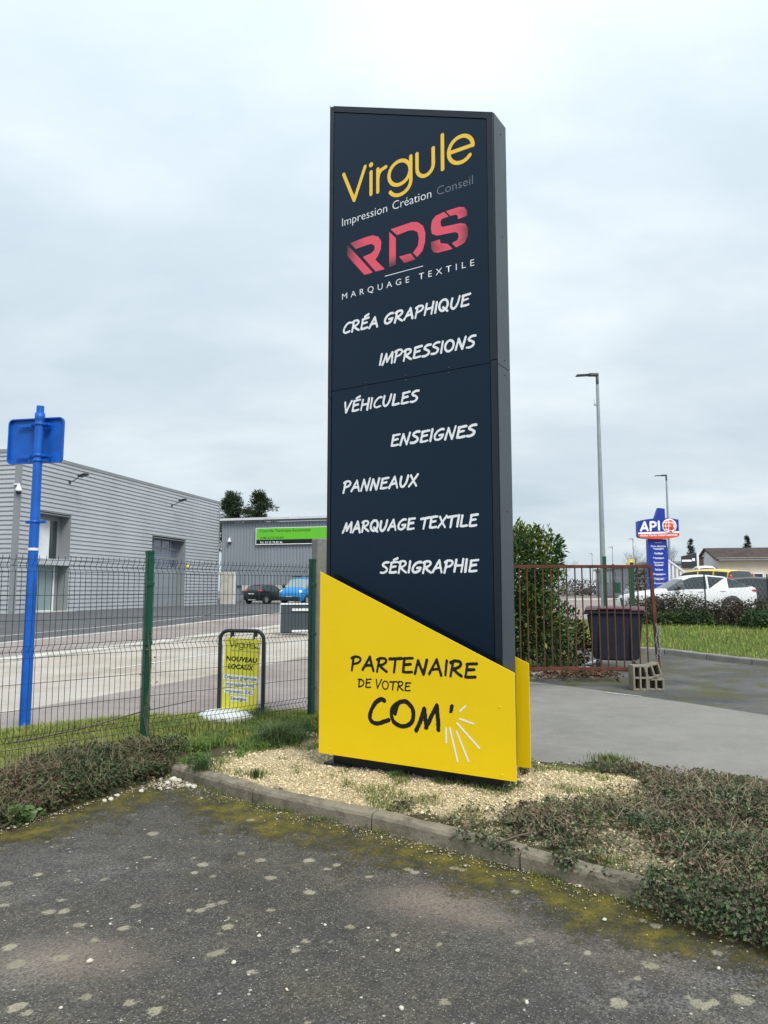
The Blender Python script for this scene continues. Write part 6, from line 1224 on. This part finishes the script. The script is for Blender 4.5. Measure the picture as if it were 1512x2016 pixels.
for s_ in (0, 1):
    ya, yb2 = (-.35, HD / 2) if s_ == 0 else (HD + .35, HD / 2); ze = ev - .12
    b = MB(); b.add([(-.2, ya, ze), (HL, ya, ze), (HL, yb2, rd + .06), (-.2, yb2, rd + .06), (-.2, ya, ze - .14), (HL, ya, ze - .14), (HL, yb2, rd - .08), (-.2, yb2, rd - .08)], [(0, 1, 2, 3), (7, 6, 5, 4), (0, 4, 5, 1), (1, 5, 6, 2), (3, 7, 4, 0), (2, 6, 7, 3)]); b.build('roof', M['roof'], house)
b = MB(); b.box((HL / 2, -.43, ev - .2), (HL, .14, .09)); b.build('gutter', M['trim'], house)
for yv, w_, z0_, z1_ in ((4.6, 1.3, .9, 2.75), (2.6, 1.0, 1.5, 2.7), (1.1, .5, 1.5, 2.7)):
    b = MB(); b.box((-.02, yv, (z0_ + z1_) / 2), (.06, w_, z1_ - z0_)); wn2 = b.build('window', M['glass_dark'], house); b = MB()
    for q in (-1, 1): b.box((-.04, yv + q * (w_ / 2 + .05), (z0_ + z1_) / 2), (.08, .10, z1_ - z0_ + .16))
    b.box((-.04, yv, z1_ + .04), (.08, w_, .08)); b.build('window_frame', M['white_metal'], wn2)
b = MB(); b.box((3.05, -.03, 1.75), (.55, .06, 1.1)); wn2 = b.build('window', M['glass_dark'], house); b = MB(); b.box((3.05, -.06, 2.35), (.85, .1, .10)); b.box((3.37, -.06, 1.75), (.10, .08, 1.1)); b.build('window_frame', M['white_metal'], wn2)
# annex and dark shop front left of it
sx0, sx1 = at(1333, 1100, HY).x, at(1374, 1100, HY).x; sz0 = float(hgt(sx0, HY)); shop = empty('small_shop', (sx0, HY - 1, sz0), 0, 'small pale shop with a black sign panel left of the house', 'shop'); sw = sx1 - sx0
def SZ(py): return at(1350, py, HY - 1).z - sz0
b = MB(); b.box((sw / 2, 3, SZ(1118) / 2), (sw, 6, SZ(1118))); b.build('wall', M['cream'], shop)
b = MB(); b.add([(0, -.15, SZ(1118)), (sw * .66, -.15, SZ(1117)), (sw * .66, -.15, SZ(1089)), (0, -.15, SZ(1095)), (0, .2, SZ(1118)), (sw * .66, .2, SZ(1117)), (sw * .66, .2, SZ(1089)), (0, .2, SZ(1095))], [(0, 1, 2, 3), (7, 6, 5, 4), (0, 4, 5, 1), (1, 5, 6, 2), (2, 6, 7, 3), (3, 7, 4, 0)]); bp_ = b.build('sign_panel', M['plastic_dark'], shop)
b = MB(); b.box((sw * .69, -.05, SZ(1102)), (.16, .35, SZ(1088) - SZ(1118))); b.build('white_fin', M['white_metal'], shop)
b = MB(); b.box((sw * .86, 1.5, SZ(1097.5)), (sw * .40, 3, .1)); b.build('roof', M['roof'], shop); b = MB(); b.box((sw * .86, 1.5, SZ(1108)), (sw * .34, 2.9, SZ(1098) - SZ(1118))); b.build('roof_wall', M['roof'], shop)
b = MB(); b.box((sw * .55, -.03, 1.1), (sw * .3, .06, 2.0)); b.build('door', M['bark'], shop)
q = MB(); q.box((sw * .18, -.16, SZ(1104)), (.75, .02, .16)); q.build('logo', M['vinyl_white'], bp_); q = MB(); q.box((sw * .5, -.16, SZ(1102)), (.22, .02, .22)); q.build('logo', M['vinyl_white'], bp_)
b = MB()   # pale slatted ramp frame beside the lamp
rx = at(1318, 1140, 46).x; rz_ = float(hgt(rx, 46)); rf = empty('slatted_screen', (rx, 46, rz_), 0, 'white slatted screen with a sloping top rail right of the blue totem', 'screen')
for i in range(5):
    h = 2.75 - i * .20; b = MB(); b.box((i * .24, 0, h / 2), (.12, .06, h)); b.build('slat', M['white_metal'], rf)
b = MB(); b.bar((-.1, -.03, 2.9), (1.12, -.03, 2.0), .07, .10); b.build('top_rail', M['white_metal'], rf)
# long grey works in the distance with yellow sign cube
wx_0, wx_1 = at(1172, 1110, 118).x, at(1285, 1110, 96).x; wk = empty('distant_works', (wx_0, 118, .6), math.atan2(-22, wx_1 - wx_0), 'long low grey works building far behind the bin', 'building'); wl = math.hypot(22, wx_1 - wx_0)
b = MB(); b.prism([(0, 0), (wl, 0), (wl, 4.45), (0, 4.0)], 0, 8); b.build('wall', M['clad2'], wk); b = MB(); b.prism([(-.2, 4.0), (wl + .2, 4.45), (wl + .2, 4.75), (-.2, 4.3)], -.3, 8.2); b.build('roof_edge', M['trim'], wk)
for i in range(4): b = MB(); b.box((1.2 + i * 2.2, -.05, 2.9), (1.7, .1, 1.6)); b.build('window_band', M['glass_pale'], wk)
ys = at(1242, 1106, 92); yc = empty('yellow_sign', (ys.x, 92, .6), 0, 'yellow square sign with a white diamond emblem left of the blue totem', 'sign'); yh = at(1242, 1101, 92).z - .6
b = MB(); b.box((0, 0, yh - .42), (.72, .3, .85)); cubeo = b.build('sign_box', M['p_yellow'], yc, bevel=.02); b = MB(); b.box((0, .05, (yh - .85) / 2), (.12, .12, yh - .85)); b.build('post', M['galv'], yc)
b = MB(); b.prism([(0, yh - .70), (.16, yh - .42), (0, yh - .14), (-.16, yh - .42)], -.18, -.152); em = b.build('emblem', M['vinyl_white'], cubeo); b = MB(); b.prism([(0, yh - .56), (.08, yh - .42), (0, yh - .28), (-.08, yh - .42)], -.19, -.181); b.build('emblem_centre', M['plastic_dark'], em)
hedge('far_shrub', [(at(1268, 1120, 74).x, 74, 2.3, 1.6, 1.0, 1.5)], 900, .28, [(.02, .035, .02), (.035, .05, .025)], 'dark rounded evergreen bush left of the blue totem', 'shrub', 6)
for i, (px, y, w_, h) in enumerate([(1110, 128, 5, 3.0), (1150, 150, 6, 3.4)]):
    X_ = at(px, 1150, y).x; hedge('far_shrub', [(X_, y, .6 + h * .4, w_, 1.5, h * .6)], 900, .4, [(.045, .05, .035), (.07, .075, .05)], ['hazy far shrubs right of the laurel above the gate rail', 'hazy far shrubs behind the distant white van'][i], 'shrub', 6)

# ------------------------------------------------------------------ trees
def pine(px0, px1, ptop, y, n, label, seed):
    X_ = at((px0 + px1) / 2, ptop, y); r = (px1 - px0) / 2 / F * y; top_ = X_.z; r0 = np.random.RandomState(seed); base = empty('pine_tree', (X_.x, y, .55), 0, label, 'tree', 'pines behind the grey hall'); Ht = top_ - .55
    b = MB(); b.tube([(0, 0, 0), (.1, 0, Ht * .5), (0, 0, Ht * .95)], [.28, .2, .05], 8); b.build('trunk', M['bark'], base); P = []; D = []; br = MB()
    for i in range(62):
        z = Ht * (.45 + .55 * (i / 62) ** .8); a = r0.uniform(0, 6.28); l = r * r0.uniform(.35, 1.15) * min(1, (1.03 - z / Ht) * 3.4 + .12); t = Vector((math.cos(a) * l, math.sin(a) * l * .8, z + l * .25)); br.tube([(0, 0, z - .2), tuple(t)], [.05, .015], 4, False)
        for c_ in range(3):
            cc = np.array(t) * np.array([lerp(.6, 1, c_ / 2)] * 2 + [1]) + r0.normal(0, .18, 3); m_ = n // 250; u = r0.normal(0, 1, (m_, 3)); u /= np.linalg.norm(u, axis=1)[:, None]; P.append(cc + u * r0.uniform(.1, 1, (m_, 1)) * np.array([.46, .46, .28])); D.append(u + np.array([0, 0, .3]))
    P = np.concatenate(P); D = np.concatenate(D); m_ = len(P); o = leaves('crown', P, D, RS.uniform(.16, .34, m_), .30, jitcol(m_, (.020, .040, .020), (.06, .09, .035), .3), M['needle'], base); o['kind'] = 'stuff'; br.build('branches', M['bark'], base)['kind'] = 'stuff'
pine(426, 488, 974, 80, 15000, 'broad dark pine tree at the end of the ribbed building', 3); pine(480, 540, 973, 78, 15000, 'pointed dark pine tree right of the broad pine behind the grey hall', 8)
def spruce(px, ptop, wpx, y, label, n=5200):
    X_ = at(px, ptop, y); Ht = X_.z - .6; base = empty('spruce_tree', (X_.x, y, .6), 0, label, 'tree', 'spruces behind the house'); b = MB(); b.tube([(0, 0, 0), (0, 0, Ht)], [.16, .02], 6); b.build('trunk', M['bark'], base); R_ = wpx / 2 / F * y; P = []; D = []
    for i in range(150):
        f_ = RS.rand() ** .8; z = Ht * (.06 + .92 * f_); rr = R_ * (1 - f_) ** .9 + .06; a = RS.uniform(0, 6.28); l = rr * RS.uniform(.6, 1.2); m_ = max(4, int(n / 150)); t = RS.rand(m_) ** .7
        P.append(np.stack([np.cos(a) * l * t, np.sin(a) * l * t, z - .30 * l * t + .10 * l * t * t], -1) + RS.normal(0, .07, (m_, 3))); D.append(np.stack([np.cos(a) + RS.normal(0, .6, m_), np.sin(a) + RS.normal(0, .6, m_), RS.normal(-.2, .35, m_)], -1))
    P = np.concatenate(P); D = np.concatenate(D); m_ = len(P); o = leaves('crown', P, D, RS.uniform(.10, .24, m_), .3, jitcol(m_, (.016, .030, .022), (.04, .06, .04), .3), M['needle'], base); o['kind'] = 'stuff'
spruce(1358.5, 1059, 46, 82, 'dark spruce behind the small shop, left of the house roof'); spruce(1470, 1051, 38, 86, 'narrow dark spruce rising behind the brown house roof')
def bare(px, ptop, y, spread, label, seed):
    r0 = random.Random(seed); X_ = at(px, ptop, y); Ht = X_.z - .6; base = empty('bare_tree', (X_.x, y, .6), 0, label, 'tree', 'bare winter trees far behind'); b = MB(); tw = MB()
    def grow(p, d, l, r, lv, m_):
        e = p + d * l; m_.tube([tuple(p), tuple((p + e) / 2 + Vector((r0.gauss(0, l * .04), 0, 0))), tuple(e)], [r, r * .8, r * .6], 4, False)
        if lv == 0: return
        for i in range(3): grow(e if i else p + d * l * .7, (d + Vector((r0.gauss(0, spread), r0.gauss(0, spread), r0.uniform(0, .3)))).normalized(), l * r0.uniform(.6, .85), r * .55, lv - 1, tw)
    grow(Vector((0, 0, 0)), Vector((0, 0, 1)), Ht * .34, .12, 5, b); b.build('trunk', M['twig'], base); o = tw.build('crown', M['twig'], base); o['kind'] = 'stuff'
bare(1327, 1072, 70, .30, 'slender bare tree just right of the lamp post behind the blue totem', 2); bare(1262, 1082, 105, .5, 'wide bare tree left of the blue totem above the works roof', 4); bare(1248, 1086, 112, .5, 'bare tree above the yellow sign left of the blue totem', 9); bare(1108, 1098, 120, .4, 'faint bare tree just right of the laurel shrub', 12)
